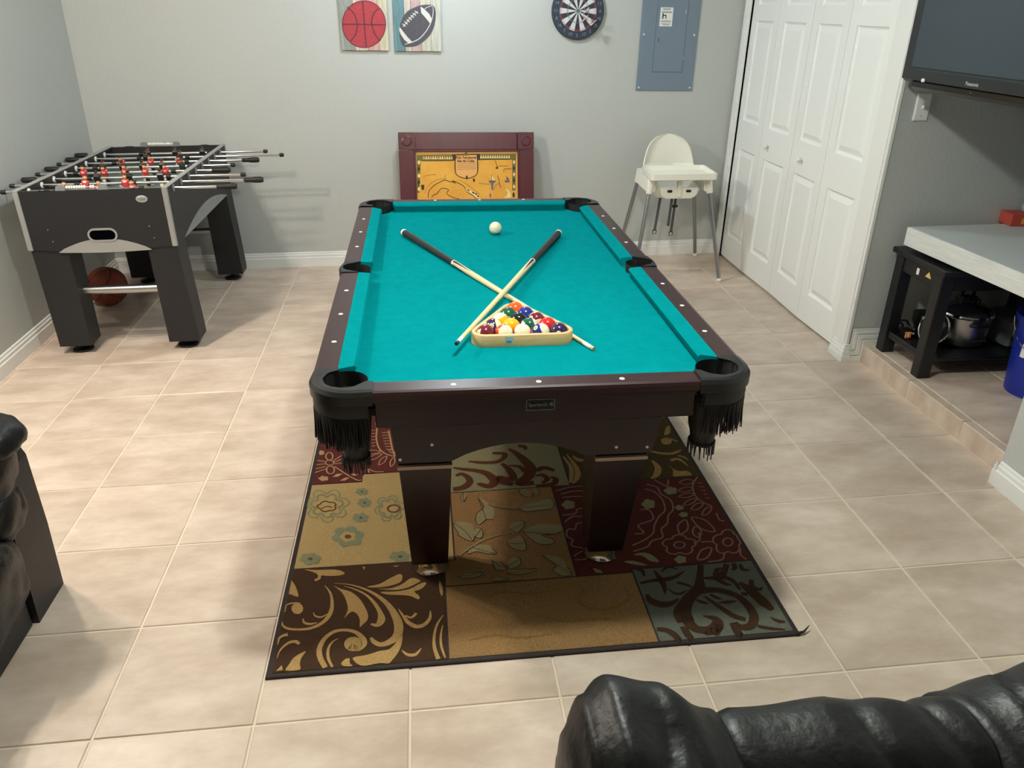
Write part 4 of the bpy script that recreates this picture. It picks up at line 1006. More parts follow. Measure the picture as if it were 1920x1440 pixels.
for i in range(7):
    x, y = 1165+i*36, 430-i*37; k.stroke([(x-28, y-22), (x+28, y+22)], 16, 1)
k.build('football_print', [mat('print_grey', (86, 84, 92), .8, var=(60, (74, 72, 80))), mat('print_white', (208, 208, 202), .8)], s2)

# dartboard
DX, DZc, DR = 2.748, 1.664, .172
db = thing('dartboard', 'round dartboard with black and white wedges on the back wall', 'dartboard'); Mw = wall_M(DX, DZc, .001)
db.location = Mw.to_translation(); db.rotation_euler = Mw.to_euler()
NAVY = mat('dartboard_ring', (44, 56, 70), .6)
MB().lathe([(DR*.97, 0), (DR, .004), (DR, .022), (DR*.97, .026), (.001, .026)], 48).build('number_ring', NAVY, db, True, 30)
segB, segW = mat('dart_black', (52, 48, 58), .7), mat('dart_white', (206, 210, 212), .7); wire = mat('dart_wire', (170, 90, 100), .5)
RI = DR*.70
for i in range(20):
    a0, a1 = math.radians(90-9-18*i), math.radians(90+9-18*i)
    if a0 > a1: a0, a1 = a1, a0
    n = 4; pts = [(.008*math.cos(a0), .008*math.sin(a0)), ] + [(RI*math.cos(a0+(a1-a0)*j/n), RI*math.sin(a0+(a1-a0)*j/n)) for j in range(n+1)] + [(.008*math.cos(a1), .008*math.sin(a1))]
    MB().prism(pts, .026, .0272).build('wedge', segB if i % 2 == 0 else segW, db)
for rr, m_ in ((RI, wire), (RI*.93, wire), (RI*.60, mat('dart_wire_grey', (120, 112, 120), .5)), (RI*.55, mat('dart_wire_grey', (120, 112, 120), .5))):
    MB().tube([(rr*math.cos(2*PI*i/60), rr*math.sin(2*PI*i/60), .0275) for i in range(61)], .0013, 5, cap=False).build('ring_wire', m_, db)
MB().lathe([(.011, .0272), (.011, .0278)], 14).build('bullseye', mat('bull_green', (70, 96, 84), .6), db)
for i, nmb in enumerate([20, 1, 18, 4, 13, 6, 10, 15, 2, 17, 3, 19, 7, 16, 8, 11, 14, 9, 12, 5]):
    a = math.radians(90-18*i)
    text('number', str(nmb), .027, Matrix.Translation((DR*.845*math.cos(a), DR*.845*math.sin(a), .0262)), mat('dart_number', (132, 146, 158), .6), db, depth=.0003)
RED2 = mat('dart_flight_red', (206, 62, 74), .5); WHT2 = mat('dart_flight_white', (236, 226, 228), .5)
for (dx, dz, lab) in ((.038, .004, 'dart with red and white flights stuck nearest the bullseye'), (.034, -.041, 'dart with red and white flights stuck between the other two darts'), (.090, -.066, 'dart with red and white flights stuck lowest on the right')):
    Mt = wall_M(DX+dx, DZc+dz, .0285)
    t = thing('dart', lab, 'dart', Mt.to_translation(), Mt.to_euler(), 'darts in the dartboard')
    MB().lathe([(.0006, -.006), (.0012, 0), (.0032, .008), (.0036, .035), (.003, .042), (.0018, .046), (.0018, .075)], 10).build('barrel', STEEL, t, True)
    for q in range(4):
        a = PI/4+q*PI/2; c_, s_ = math.cos(a), math.sin(a)
        P = lambda r, z: (r*c_, r*s_, z)
        nrm = (-s_*.0004, c_*.0004)
        pr = [(.0015, .056), (.017, .064), (.024, .078), (.022, .094), (.0015, .090)]
        mb = MB(); n = len(pr); mb.v = [Vector((r*c_+nrm[0], r*s_+nrm[1], z)) for r, z in pr]+[Vector((r*c_-nrm[0], r*s_-nrm[1], z)) for r, z in pr]
        mb.f = [list(range(n)), list(range(2*n-1, n-1, -1))]+[[i, (i+1) % n, n+(i+1) % n, n+i] for i in range(n)]; mb.mi = [0]*len(mb.f)
        mb.build('flight', RED2 if q % 2 else WHT2, t)

# electrical panel
ep = thing('breaker_panel', 'blue-grey metal breaker panel cover beside the closet', 'breaker panel'); Mw = wall_M(3.371, 1.585, .0005)
ep.location = Mw.to_translation(); ep.rotation_euler = Mw.to_euler()
EPM = mat('breaker_blue_grey', (116, 131, 147), .42, bump=(200, .08)); EPD = mat('breaker_recess', (70, 78, 90), .5)
MB().cbox((-.196, -.405, 0), (.196, .405, .009), .003).build('cover', EPM, ep)
dr = MB().cbox((-.092, -.285, .009), (.112, .31, .0115), .001).build('door', EPM, ep)
MB().box((-.094, -.288, .0088), (.114, .313, .0094)).build('door_gap', EPD, ep)
MB().cbox((-.080, -.103, .0115), (-.045, -.068, .013), .001).build('latch', EPM, dr); MB().box((-.072, -.098, .0125), (-.066, -.074, .0136)).build('latch_slot', EPD, dr)
for (x, y) in ((.110, -.20), (.100, .085)): MB().tube([(x, y-.012, .012), (x, y+.012, .012)], .003, 8).build('hinge', STEEL, dr)
for (x, y) in ((-.178, -.385), (.178, -.385), (-.172, -.055), (.172, -.055), (-.17, .385), (.17, .385)):
    MB().lathe([(.006, .009), (.0055, .0115), (.002, .0125)], 10).xf(Matrix.Translation((x, y, 0))).build('screw', IVORY, ep, True)
lb = MB().box((-.073, -.005, .0117), (.012, .108, .0122)).build('label', mat('label_white', (228, 230, 228), .6), dr); INK = mat('label_ink', (40, 44, 50), .6)
for i, (yy, w0, w1) in enumerate([(.100, -.058, -.004), (.095, -.058, -.004), (.082, -.064, .003), (.078, -.064, .003), (.028, -.064, .003), (.022, -.064, .003), (.010, -.060, .001), (.004, -.050, -.006)]):
    MB().box((w0, yy-.0012, .0122), (w1, yy+.0012, .0124)).build('label_line', INK, lb)
MB().prism([(-.058, .040), (-.050, .040), (-.050, .056), (-.044, .059), (-.036, .056), (-.036, .040), (-.030, .040), (-.030, .060), (-.038, .066), (-.050, .064), (-.050, .074), (-.058, .074)], .0122, .0125).build('label_logo', INK, lb)
MB().box((-.03, .155, .0117), (.05, .19, .0122)).build('upper_label', mat('label_white', (228, 230, 228), .6), dr)

# framed treasure-map game top leaning on the wall behind the pool table
MO, MT = Vector((2.013, 3.790, fz(2.013)+.004)), Vector((2.013, 3.985, .912))
up_ = (MT-MO).normalized(); rt_ = Vector((1, 0, 0)); nr_ = rt_.cross(up_)     # nr_ points to the camera
HM = (MT-MO).length
Mm = Matrix(((rt_.x, up_.x, nr_.x, MO.x), (rt_.y, up_.y, nr_.y, MO.y), (rt_.z, up_.z, nr_.z, MO.z), (0, 0, 0, 1)))
mp = thing('framed_map', 'maroon framed game top with a yellow treasure map leaning on the wall', 'framed map', MO, Mm.to_euler())
FRM = mat('maroon_frame', (88, 32, 40), .34, var=(8, (76, 27, 34), (3, .5, 1)), coat=.2)
W2 = .456; IN = .112; T2 = .038
for sx in (-1, 1):
    a, b = sorted((sx*W2, sx*(W2-IN)))
    MB().cbox((a, IN+.004, 0), (b, HM-IN-.004, T2-.004), .003).build('frame_side', FRM, mp)
for z0, z1 in ((0, IN), (HM-IN, HM)): MB().cbox((-W2+IN+.002, z0, 0), (W2-IN-.002, z1, T2-.004), .003).build('frame_rail', FRM, mp)
for sx in (-1, 1):
    for z0 in (0, HM-IN):
        a, b = sorted((sx*W2, sx*(W2-IN))); c = MB().cbox((a, z0, 0), (b, z0+IN, T2), .003).build('frame_corner', FRM, mp)
        MB().lathe([(.034, T2-.001), (.034, T2+.003), (.028, T2+.005), (.026, T2+.002), (.001, T2+.002)], 22, cx=(a+b)/2, cy=z0+IN/2).build('rosette', FRM, c, True)
for (a, b) in (((-W2+IN-.012, HM-IN-.012), (W2-IN+.012, HM-IN)), ((-W2+IN-.012, IN), (W2-IN+.012, IN+.012)), ((-W2+IN-.012, IN), (-W2+IN, HM-IN)), ((W2-IN, IN), (W2-IN+.012, HM-IN))):
    MB().cbox((a[0], a[1], T2-.01), (b[0], b[1], T2+.004), .003).build('inner_bead', FRM, mp)
bz_ = T2-.012
bd = MB().box((-W2+IN, IN, 0), (W2-IN, HM-IN, bz_)).build('map_sheet', mat('map_paper', (226, 168, 62), .55, var=(7, (214, 150, 44))), mp)
MPL = Plane(Mm @ Vector((0, 0, bz_)), nr_)
k = Ink(MPL, 775, 280, 9.6, .0004)
IK, CRM, GRN, PCH, BLU2 = 0, 1, 2, 3, 4
k.poly([(45,60),(1855,40),(1855,72),(45,95)], PCH, False); k.poly([(1842,40),(1858,40),(1862,890),(1845,890)], PCH, False)
k.poly([(60,100),(1850,78),(1850,185),(60,205)], GRN, False); k.poly([(60,200),(135,200),(110,780),(70,780)], GRN, False); k.poly([(1780,180),(1845,180),(1838,740),(1778,740)], GRN, False)
k.off = .0007
for i in range(13): k.poly([(170+i*42,178),(190+i*42,112),(208+i*42,176)], CRM if i % 3 else PCH, False)
for i in range(13): k.poly([(1200+i*42,160),(1220+i*42,95),(1238+i*42,158)], CRM, False)
for i in range(5): k.poly(ell(100, 235+i*120, 26, 38, 8), IK if i % 2 else CRM, False); k.poly(ell(1812, 230+i*110, 20, 36, 8), IK if i % 2 else CRM, False)
k.poly([(700,90),(1200,80),(1200,180),(700,195)], IK, False); k.off = .0009
k.poly([(755,110),(1145,100),(1140,455),(960,520),(775,460)], PCH, False); k.off = .0012
k.stroke([(760,110),(750,300),(780,460),(960,525),(1135,460),(1160,300),(1145,105)], [16,20,14,14,14,20,16], IK, False, 3)
k.stroke([(150,205),(480,205),(740,198)], 12, IK); k.stroke([(1170,190),(1440,180),(1730,178)], 12, IK)
for y in (258, 292, 325, 358): k.stroke([(790, y), (960, y-3), (1130, y-6)], 5, IK)
k.poly(ell(962, 505, 18, 38, 10), IK, False); k.poly(ell(950, 85, 30, 36, 10), GRN, False)
coast = [(270,880),(275,770),(330,690),(400,630),(480,590),(560,555),(640,575),(700,590),(760,580),(800,605),(850,625),(900,660),(940,710),(965,765),(1020,800),(1070,830),(1130,880)]
k.stroke(coast, [12]*len(coast), IK, False, 3); k.stroke([(200,790),(260,670),(350,590),(460,540),(600,530)], 4, IK); k.stroke([(800,545),(900,590),(1010,660),(1110,740),(1200,810)], 4, IK)
k.stroke([(330,880),(350,830),(420,800),(470,740),(510,705),(580,705),(640,735),(600,775),(640,830),(700,860),(760,880),(830,895)], 11, IK, False, 3)
k.poly([(930,690),(1000,730),(1080,760),(1160,820),(1200,885),(1120,860),(1030,790),(960,760)], CRM); k.off = .0015
for q in ((990,740,24,12), (1080,780,30,14), (1130,805,24,14), (1165,845,22,14), (720,575,22,14), (740,598,26,10)): k.poly(ell(q[0], q[1], q[2], q[3], 10, .6), IK, False)
for (x, y, s_) in ((1420, 560, 1.0), (1690, 560, .8)):
    k.poly([(x-70*s_,y),(x+70*s_,y+5),(x+40*s_,y+45*s_),(x-40*s_,y+45*s_)], BLU2, False); k.poly([(x-10,y-95*s_),(x+55*s_,y-10),(x-10,y-5)], CRM if s_ > .9 else BLU2, False); k.stroke([(x-10,y-100*s_),(x-10,y+10)], 7, IK)
k.poly([(1400,600),(1445,600),(1425,740),(1405,720)], BLU2, False); k.stroke([(1475,200),(1500,280),(1515,330)], 9, IK); k.poly(ell(1505, 335, 26, 18, 10), IK, False)
k.stroke([(1515,470),(1545,560),(1550,620),(1580,690)], 10, IK); k.stroke([(1440,740),(1480,650),(1540,610)], 8, BLU2); k.stroke([(1520,300),(1700,298)], 6, IK); k.stroke([(1630,410),(1640,355),(1770,350)], 7, IK)
k.poly(ell(1092, 555, 20, 34, 10, -.2), IK, False); k.stroke([(1180,605),(1270,620),(1390,625)], 5, IK); k.stroke([(180,505),(250,465),(400,455)], 5, IK); k.poly([(140,640),(200,640),(190,730),(150,730)], IK, False)
k.poly([(1640,700),(1720,740),(1760,850),(1680,880),(1640,870),(1690,790)], CRM); k.stroke([(1640,700),(1690,760),(1660,880)], 7, IK); k.poly(ell(1385, 830, 14, 45, 8), BLU2, False); k.poly(ell(1805, 820, 22, 50, 8), IK, False); k.stroke([(560,530),(575,490),(590,455)], 4, IK)
for i in range(22): rr = random.Random(i); k.poly(ell(640+rr.random()*330, 650+rr.random()*200, 9, 5, 6), 5, False)
k.build('map_print', [mat('map_ink', (52, 42, 22), .7), mat('map_cream', (232, 206, 140), .7), mat('map_green', (108, 100, 48), .7), mat('map_peach', (224, 166, 96), .7), mat('map_blue', (86, 92, 110), .7), mat('map_orange', (206, 128, 40), .7)], bd)
def map_text(s_, px, py, size):
    p = Mm.inverted() @ MPL.at(775+px/9.6, 280+py/9.6)
    text('map_lettering', s_, size, Matrix.Translation((p.x, p.y, bz_+.0016)), mat('map_ink', (52, 42, 22), .7), bd, depth=.0002, bold=.0007)
map_text('Pirk Territorie', 945, 150, .0235); map_text('Isla de Cuba', 945, 210, .0235)

# ================================================================== high chair
hc = thing('high_chair', 'white plastic high chair with tray and steel legs by the closet', 'high chair', (3.395, 3.675, fz(3.395)), (0, TH, -.055))
def rrect(w, d, r, n=5, cx=0, cy=0):
    o = []
    for (sx, sy, a) in ((1, 1, 0), (-1, 1, 90), (-1, -1, 180), (1, -1, 270)): o += arc(cx+sx*(w-r), cy+sy*(d-r), r, a, a+90, n)
    return o
R3 = lambda p, z: [(x, y, z) for x, y in p]
# seat shell: tub open at the front, growing into the rounded back
mb = MB(); n = 29
def back(u, v):
    """v 0..1 up the shell, u -1..1 across"""
    return 0
prof = []
sec = []
for i in range(n):
    a = PI*(-.02+1.04*i/(n-1))                      # half ring round the back of the seat
    sec.append((math.cos(a), math.sin(a)))
zt = [.515, .53, .56, .60, .64, .66]
sw = [.120, .150, .165, .172, .178, .182]; sd = [.13, .155, .165, .170, .172, .174]
rows = [[(w*c, .02+d*s, z) for c, s in sec] for z, w, d in zip(zt, sw, sd)]
# the back rises: width shrinks to an arch
for z, w in ((.70, .176), (.74, .168), (.78, .158), (.81, .146), (.835, .130), (.858, .108), (.875, .080), (.886, .048), (.891, .012)):
    m_ = .58 if z < .72 else .50
    rows.append([(w*math.cos(PI*(.5-.5*(2*i/(n-1)-1)*(1))), .02+.174+.03*(z-.66)/.23-.045*abs(2*i/(n-1)-1)**2*(w/.18), z) for i in range(n)])
for r in rows[6:]:
    if r[0][0] * rows[0][0][0] < 0: r.reverse()
for a, b in zip(rows, rows[1:]): mb.loft([a, b], False, False, closed=False)
inner = [[(x*.965, y-.008 if y > .05 else y, z) for x, y, z in r] for r in rows]
for a, b in zip(inner, inner[1:]): mb.loft([b, a], False, False, closed=False)
rim = [rows[k_][0] for k_ in range(len(rows))]
for s_ in (0, -1):
    o_ = [r[s_] for r in rows]; i_ = [r[s_] for r in inner]; mb.loft([o_, i_] if s_ == 0 else [i_, o_], False, False, closed=False)
mb.build('seat_shell', WHITEP, hc, True, 60)
# seat pan with its deep front and the centre post
mb = MB(); mb.loft([R3(rrect(.085, .12, .05, 5, 0, .02), .530), R3(rrect(.135, .165, .06, 5, 0, .01), .535), R3(rrect(.160, .185, .06, 5, 0, .0), .60), R3(rrect(.150, .175, .06, 5, 0, .0), .60), R3(rrect(.125, .15, .05, 5, 0, .01), .545)])
sp_ = mb.build('seat_pan', WHITEP, hc, True, 50)
mb = MB(); mb.loft([[(x, -.186, z) for x, z in ((-.125, .608), (-.118, .562), (-.085, .538), (.085, .538), (.118, .562), (.125, .608))], [(x, -.170, z) for x, z in ((-.125, .608), (-.118, .562), (-.085, .538), (.085, .538), (.118, .562), (.125, .608))]][::-1])
mb.build('seat_front', WHITEP, hc)
MB().cbox((-.016, -.196, .545), (.016, -.17, .665), .006).build('centre_post', WHITEP, hc)
for x in (-.062, .062): MB().cbox((x-.016, -.192, .578), (x+.016, -.184, .594), .003).build('strap_slot', BLACKM, hc)
# frame with the leg sockets
for sx in (-1, 1):
    mb = MB(); mb.loft([[(sx*x, y, z) for x, y, z in ((.150, -.19, .672), (.202, -.19, .672), (.212, .17, .672), (.15, .17, .672))], [(sx*x, y, z) for x, y, z in ((.165, -.20, .585), (.215, -.20, .585), (.222, .18, .585), (.18, .18, .585))]])
    if sx > 0: mb.f = [f[::-1] for f in mb.f]
    mb.f = [f[::-1] for f in mb.f]
    sf = mb.build('side_frame', WHITEP, hc)
    for sy in (-1, 1):
        a = Vector((sx*.186, sy*.175-.005, .66)); b = Vector((sx*.292, sy*.305, .010)); d = (b-a).normalized()
        q = Vector((0, 0, 1)).rotation_difference(d)
        sk = MB().lathe([(.028, 0), (.026, .02), (.021, .085), (.0185, .09)], 14); sk.xf(Matrix.Translation(a+d*.0) @ q.to_matrix().to_4x4()); sk.build('leg_socket', WHITEP, sf, True)
        lg = MB().tube([a+d*.04, b], .0125, 14).build('leg', mat('leg_steel', (150, 152, 154), .32, metal=.85), hc, True)
        MB().lathe([(.010, -.0095), (.0155, -.004), (.0165, .006), (.0135, .016)], 14).xf(Matrix.Translation(b)).build('foot_cap', WHITEP, lg, True)
# tray with raised rim
mb = MB(); to, ti = rrect(.214, .155, .022, 4, 0, -.135), rrect(.202, .143, .018, 4, 0, -.135); zt0 = .672
mb.loft([R3(rrect(.205, .146, .02, 4, 0, -.135), zt0), R3(to, zt0+.006), R3(to, zt0+.042), R3(ti, zt0+.045), R3(rrect(.194, .135, .02, 4, 0, -.135), zt0+.016)])
mb.build('tray', WHITEP, hc, True, 40)
# harness straps hanging down with their buckles
STR = mat('harness_strap', (78, 82, 84), .8)
for (x, y, z0, z1, dx, bk) in ((-.105, -.12, .53, .31, -.022, 1), (-.020, -.10, .53, .335, -.012, 0), (.010, -.08, .53, .285, -.014, 1)):
    w = .009; mb = MB(); N_ = 6
    ring = lambda t: [(x+dx*t-w, y-.001, z0+(z1-z0)*t), (x+dx*t+w, y-.001, z0+(z1-z0)*t), (x+dx*t+w, y+.001, z0+(z1-z0)*t), (x+dx*t-w, y+.001, z0+(z1-z0)*t)]
    st_ = mb.loft([ring(i/N_) for i in range(N_+1)][::-1]).build('strap', STR, hc)
    if bk:
        mb = MB(); mb.tube([(x+dx-.012, y, z1+.004), (x+dx+.012, y, z1+.004), (x+dx+.010, y, z1-.02), (x+dx-.012, y, z1-.024), (x+dx-.012, y, z1+.004)], .003, 6); mb.build('buckle', BLACKP, st_)
    if x > 0: MB().cbox((x+dx*.35-.022, y-.006, .455), (x+dx*.35+.022, y+.006, .472), .003).build('strap_clip', BLACKP, st_)

# ================================================================== television, switch, desk and the clutter under it
tv = thing('television', 'large black flat television swung out in front of the alcove', 'television', (3.86, 1.46, 1.406), (0, 0, 0))
GB = mat('tv_gloss', (13, 17, 19), .25, coat=.1); SCR = mat('tv_screen', (50, 62, 70), .25, spec=.4)  # the screen's base colour is lifted to carry its pale reflection
y0, y1, h = -.515, .515, .66
mb = MB(); mb.cbox((-.04, y0, .012), (.035, y1, h), .012); body = mb.build('bezel', GB, tv, True, 30)
MB().cbox((-.046, y0+.075, .072), (-.0395, y1-.075, h-.045), .002).build('screen', SCR, body)
MB().cbox((-.0425, y0+.075, .060), (-.039, y1-.075, .070), .001).build('lower_lip', mat('tv_lip', (30, 40, 42), .3), body)
MB().loft([[(x, y, z) for x, z in ((-.036, .014), (.03, .014), (.03, -.022), (-.02, -.020), (-.034, -.006))] for y in (y1-.085, y0+.085)]).build('speaker_bar', GB, tv)
Vtv = Matrix(((0, 0, -1, -.0405), (-1, 0, 0, 0), (0, 1, 0, 0), (0, 0, 0, 1)))
text('brand_lettering', 'Panasonic', .020, Matrix.Translation((0, .02, .036)) @ Vtv, mat('tv_logo', (186, 192, 194), .3, metal=.5), body, bold=.0003)
MB().cbox((-.0475, y1-.190, .018), (-.040, y1-.170, .032), .002).build('badge', mat('tv_badge', (226, 228, 226), .4), body)
MB().lathe([(.003, 0), (.003, .001)], 8).xf(Matrix.Translation((-.0365, .02, .006)) @ Matrix.Rotation(-PI/2, 4, 'Y')).build('indicator', mat('tv_led', (90, 110, 104), .3), tv)
arm = MB(); arm.cbox((.035, -.12, .22), (.055, .12, .46), .003); arm.tube([(.05, 0, .34), (.16, .28, .34), (.20, YA-1.46-.02, .34)], .018, 8); arm.cbox((.12, YA-1.46-.022, .22), (.28, YA-1.46-.001, .46), .003)
arm.build('wall_mount', BLACKM, tv)
sw_ = thing('light_switch', 'white single toggle light switch on the grey alcove wall', 'light switch', (3.995, YA, 1.297))
MB().loft([[(x, 0, z) for x, z in ((-.036, -.059), (.036, -.059), (.036, .059), (-.036, .059))], [(x, -.004, z) for x, z in ((-.036, -.059), (.036, -.059), (.036, .059), (-.036, .059))], [(x, -.007, z) for x, z in ((-.030, -.053), (.030, -.053), (.030, .053), (-.030, .053))]]).build('plate', WHITE, sw_)
MB().loft([[(x, -.006, z) for x, z in ((-.005, -.010), (.005, -.010), (.005, .010), (-.005, .010))], [(x, -.021, z) for x, z in ((-.004, .002), (.004, .002), (.004, .010), (-.004, .010))]]).build('toggle', WHITE, sw_)
for z in (-.038, .038): MB().lathe([(.003, 0), (.0028, .001)], 8).xf(Matrix.Translation((0, -.007, z)) @ Matrix.Rotation(PI/2, 4, 'X')).build('screw', SILVER, sw_)

dk = thing('desk', 'pale grey desk with thick worktop in the raised alcove', 'desk', (4.006, YA-.012, ZP+.009), (0, 0, .062))
DG = mat('desk_grey', (200, 206, 206), .45, var=(30, (193, 199, 199), (1, 6, 1))); DEDGE = mat('desk_edge', (222, 223, 219), .5, var=(20, (200, 202, 199), (1, .3, 8)))
MB().cbox((0, -1.06, .545), (1.20, -.072, .630), .003).build('worktop', DG, dk)
MB().cbox((-.003, -1.063, .543), (.004, -.070, .6285), .001).build('edge_band', DEDGE, dk)
for (x, y) in ((1.14, -1.0), (1.14, -.13)): MB().cbox((x-.03, y-.03, -.008), (x+.03, y+.03, .545), .003).build('leg', DEDGE, dk)
bt = thing('side_table', 'black side table with lower shelf tucked under the grey desk', 'side table', (4.0, 1.60, ZP))
BLKT = mat('black_lacquer', (20, 21, 25), .35)
MB().cbox((-.012, -.022, .505), (.74, .40, .532), .003).build('top', BLKT, bt)
for (x, y) in ((0, 0), (.66, 0), (0, .315), (.66, .315)): MB().cbox((x, y, .0005), (x+.064, y+.060, .505), .004).build('leg', BLKT, bt)
for (a, b) in (((.008, .06, .43), (.026, .315, .505)), ((.70, .06, .43), (.716, .315, .505)), ((.064, .008, .43), (.66, .026, .505)), ((.064, .35, .43), (.66, .368, .505))): ap = MB().cbox(a, b, .002).build('apron', BLKT, bt)
MB().cbox((.012, .006, .085), (.712, .37, .10), .002).build('shelf', BLKT, bt)
MB().cbox((.014, .05, .10), (.024, .32, .118), .002).build('shelf_rail', BLKT, bt)
MB().box((.0068, .185, .452), (.0078, .205, .482)).build('sticker', mat('sticker_white', (220, 220, 214), .6), bt)
MB().prism([(.09, .462), (.135, .462), (.1125, .490)], 0, .001, M=Matrix(((0, 0, 1, .0066), (1, 0, 0, 0), (0, 1, 0, 0), (0, 0, 0, 1)))).build('warning_sticker', mat('sticker_yellow', (214, 186, 96), .6), bt)
ZS = ZP+.10
ck = thing('slow_cooker', 'oval brushed steel slow cooker on the shelf under the desk', 'slow cooker', (4.312, 1.80, ZS))
MB().lathe([(.10, .004), (.125, .012), (.140, .05), (.146, .13), (.150, .15), (.142, .155)], 30, sx=.84, sy=.80).build('body', STEEL, ck, True)
MB().lathe([(.10, 0), (.12, .004), (.12, .012), (.1, .014)], 28, sx=.84, sy=.8).build('base', BLACKP, ck, True)
MB().lathe([(.149, .150), (.155, .158), (.149, .166), (.13, .168)], 30, sx=.84, sy=.80).build('rim', CHROME, ck, True)
ld = MB().lathe([(.145, .166), (.12, .186), (.07, .200), (.02, .206), (.001, .207)], 28, sx=.84, sy=.80).build('lid', mat('dark_glass', (30, 34, 36), .08, spec=.7), ck, True)
MB().tube([(-.04, 0, .20), (-.035, 0, .228), (.035, 0, .228), (.04, 0, .20)], .009, 8).build('lid_handle', BLACKP, ld, True)
for sx in (-1, 1): MB().tube([(-.04, sx*.108, .125), (-.03, sx*.135, .13), (.03, sx*.135, .13), (.04, sx*.108, .125)], .008, 8).build('side_handle', BLACKP, ck, True)
for dx in (0, .045): MB().box((-.02+dx, -.1185, .045), (.012+dx, -.1165, .053)).build('panel_mark', INK, ck)
gl = thing('pot_lid', 'round glass pot lid with chrome rim leaning on the slow cooker', 'pot lid', (4.145, 1.77, ZS+.086), (0, -1.25, .2))
MB().tube([(.082*math.cos(2*PI*i/36), .082*math.sin(2*PI*i/36), 0) for i in range(37)], .005, 8, cap=False).build('rim', CHROME, gl, True)
MB().lathe([(.080, .0), (.06, .014), (.03, .022), (.001, .024)], 28).build('glass', mat('dark_glass', (30, 34, 36), .08, spec=.7), gl, True)
MB().lathe([(.008, .022), (.008, .032), (.018, .036), (.018, .046), (.001, .048)], 14).build('knob', BLACKP, gl, True)
gd = thing('power_adapter', 'black power adapter and cord with an orange tag on the low shelf', 'power adapter', (4.095, 1.90, ZS))
MB().cbox((-.03, -.045, .0005), (.03, .03, .032), .005).build('brick', BLACKP, gd, True)
MB().tube(catmull([(.0, .03, .02), (.02, .07, .03), (-.02, .09, .045), (-.04, .05, .06), (.01, .03, .065), (.04, .06, .04), (.06, .02, .012), (.02, -.03, .04)], 5), .005, 7).build('cord', RUBBER, gd, True)
MB().cbox((-.034, -.056, .004), (-.004, -.047, .036), .002).build('tag', mat('tag_orange', (236, 140, 66), .6), gd); MB().cbox((-.024, -.058, .012), (-.014, -.055, .032), .001).build('tag_flash', mat('tag_cream', (246, 226, 190), .6), gd)
MB().box((-.018, -.0455, .020), (.016, -.0448, .029)).build('label', mat('sticker_white', (220, 220, 214), .6), gd)
wc = thing('desktop_speaker', 'small rounded black speaker at the back of the low shelf', 'speaker', (4.190, 1.948, ZS))
MB().loft([R3(rrect(.018, .012, .006), .0005), R3(rrect(.024, .016, .008), .03), R3(rrect(.036, .022, .012), .06), R3(rrect(.038, .022, .012), .105), R3(rrect(.030, .016, .010), .112)]).build('body', BLACKP, wc, True); MB().box((-.012, -.0235, .078), (.004, -.0222, .088)).build('logo_mark', SILVER, wc)
pj = thing('projector', 'dark grey projector with round lens lying under the desk', 'projector', (4.565, 1.80, ZS), (0, 0, .15))
MB().cbox((-.095, -.10, .001), (.105, .10, .145), .012).build('case', mat('projector_grey', (92, 96, 100), .45), pj, True)
lens = MB().lathe([(.036, 0), (.036, .016), (.027, .018), (.024, .006), (.001, .004)], 22).xf(Matrix.Translation((-.05, -.10, .085)) @ Matrix.Rotation(PI/2, 4, 'X')).build('lens_ring', SILVER, pj, True)
MB().lathe([(.024, .0185), (.015, .021), (.001, .022)], 20).xf(Matrix.Translation((-.05, -.085, .085)) @ Matrix.Rotation(PI/2, 4, 'X')).build('lens', mat('dark_glass', (30, 34, 36), .08), lens, True)
hm = thing('hand_mixer', 'black hand mixer with looped handle standing behind the slow cooker', 'hand mixer', (4.405, 1.948, ZS))
MB().loft([R3(rrect(.040, .022, .015), .0005), R3(rrect(.044, .024, .015), .05), R3(rrect(.036, .022, .014), .12), R3(rrect(.045, .024, .014), .17), R3(rrect(.030, .018, .012), .185)]).build('body', BLACKP, hm, True)
MB().tube(catmull([(-.035, 0, .170), (-.012, 0, .228), (.018, 0, .248), (.036, 0, .225), (.040, 0, .165)], 5), .009, 8).build('handle', BLACKP, hm, True)
MB().tube([(-.05, -.024, .20), (-.02, -.026, .135)], .004, 6).build('beater', CHROME, hm)
MB().tube(catmull([(.045, -.01, .15), (.065, -.02, .17), (.075, -.018, .11), (.058, -.02, .05), (.062, -.01, .008)], 5), .004, 6).build('cord', RUBBER, hm, True)
bk_ = thing('plastic_bucket', 'bright blue plastic bucket with wire handle on the raised floor', 'bucket', (4.462, 1.425, ZP))
BLU = mat('bucket_blue', (22, 42, 150), .4)
mb = MB(); mb.lathe([(.118, .0005), (.120, .006), (.142, .33), (.150, .335), (.150, .350), (.156, .352), (.156, .366), (.146, .366), (.138, .34), (.114, .012), (.001, .010)], 36); mb.build('body', BLU, bk_, True, 35)
MB().tube([(-.158*math.cos(t), -.158*math.sin(t)*.55-.05*math.sin(t), .345-.15*math.sin(t)) for t in [PI*i/16 for i in range(17)]], .0025, 6).xf(Matrix.Rotation(-.55, 4, 'Z')).build('wire_handle', CHROME, bk_, True)
mb = MB(); mb.loft([[(.1415*math.cos(a), .1415*math.sin(a), z) for a in [PI*1.04+.16*i/4 for i in range(5)]] for z in (.19, .25)], False, False, closed=False); mb.build('label', mat('label_white', (228, 230, 228), .6), bk_)
rb = thing('game_box', 'red and orange game box lying on the grey desk', 'game box', (4.66, 1.965, ZP+.6392), (0, 0, -.10))
MB().cbox((-.14, -.05, .0005), (.14, .05, .058), .002).build('carton', mat('box_red', (176, 70, 58), .5), rb); MB().box((-.09, -.0508, .012), (.06, -.0500, .040)).build('carton_print', mat('box_orange', (222, 150, 80), .5), rb)
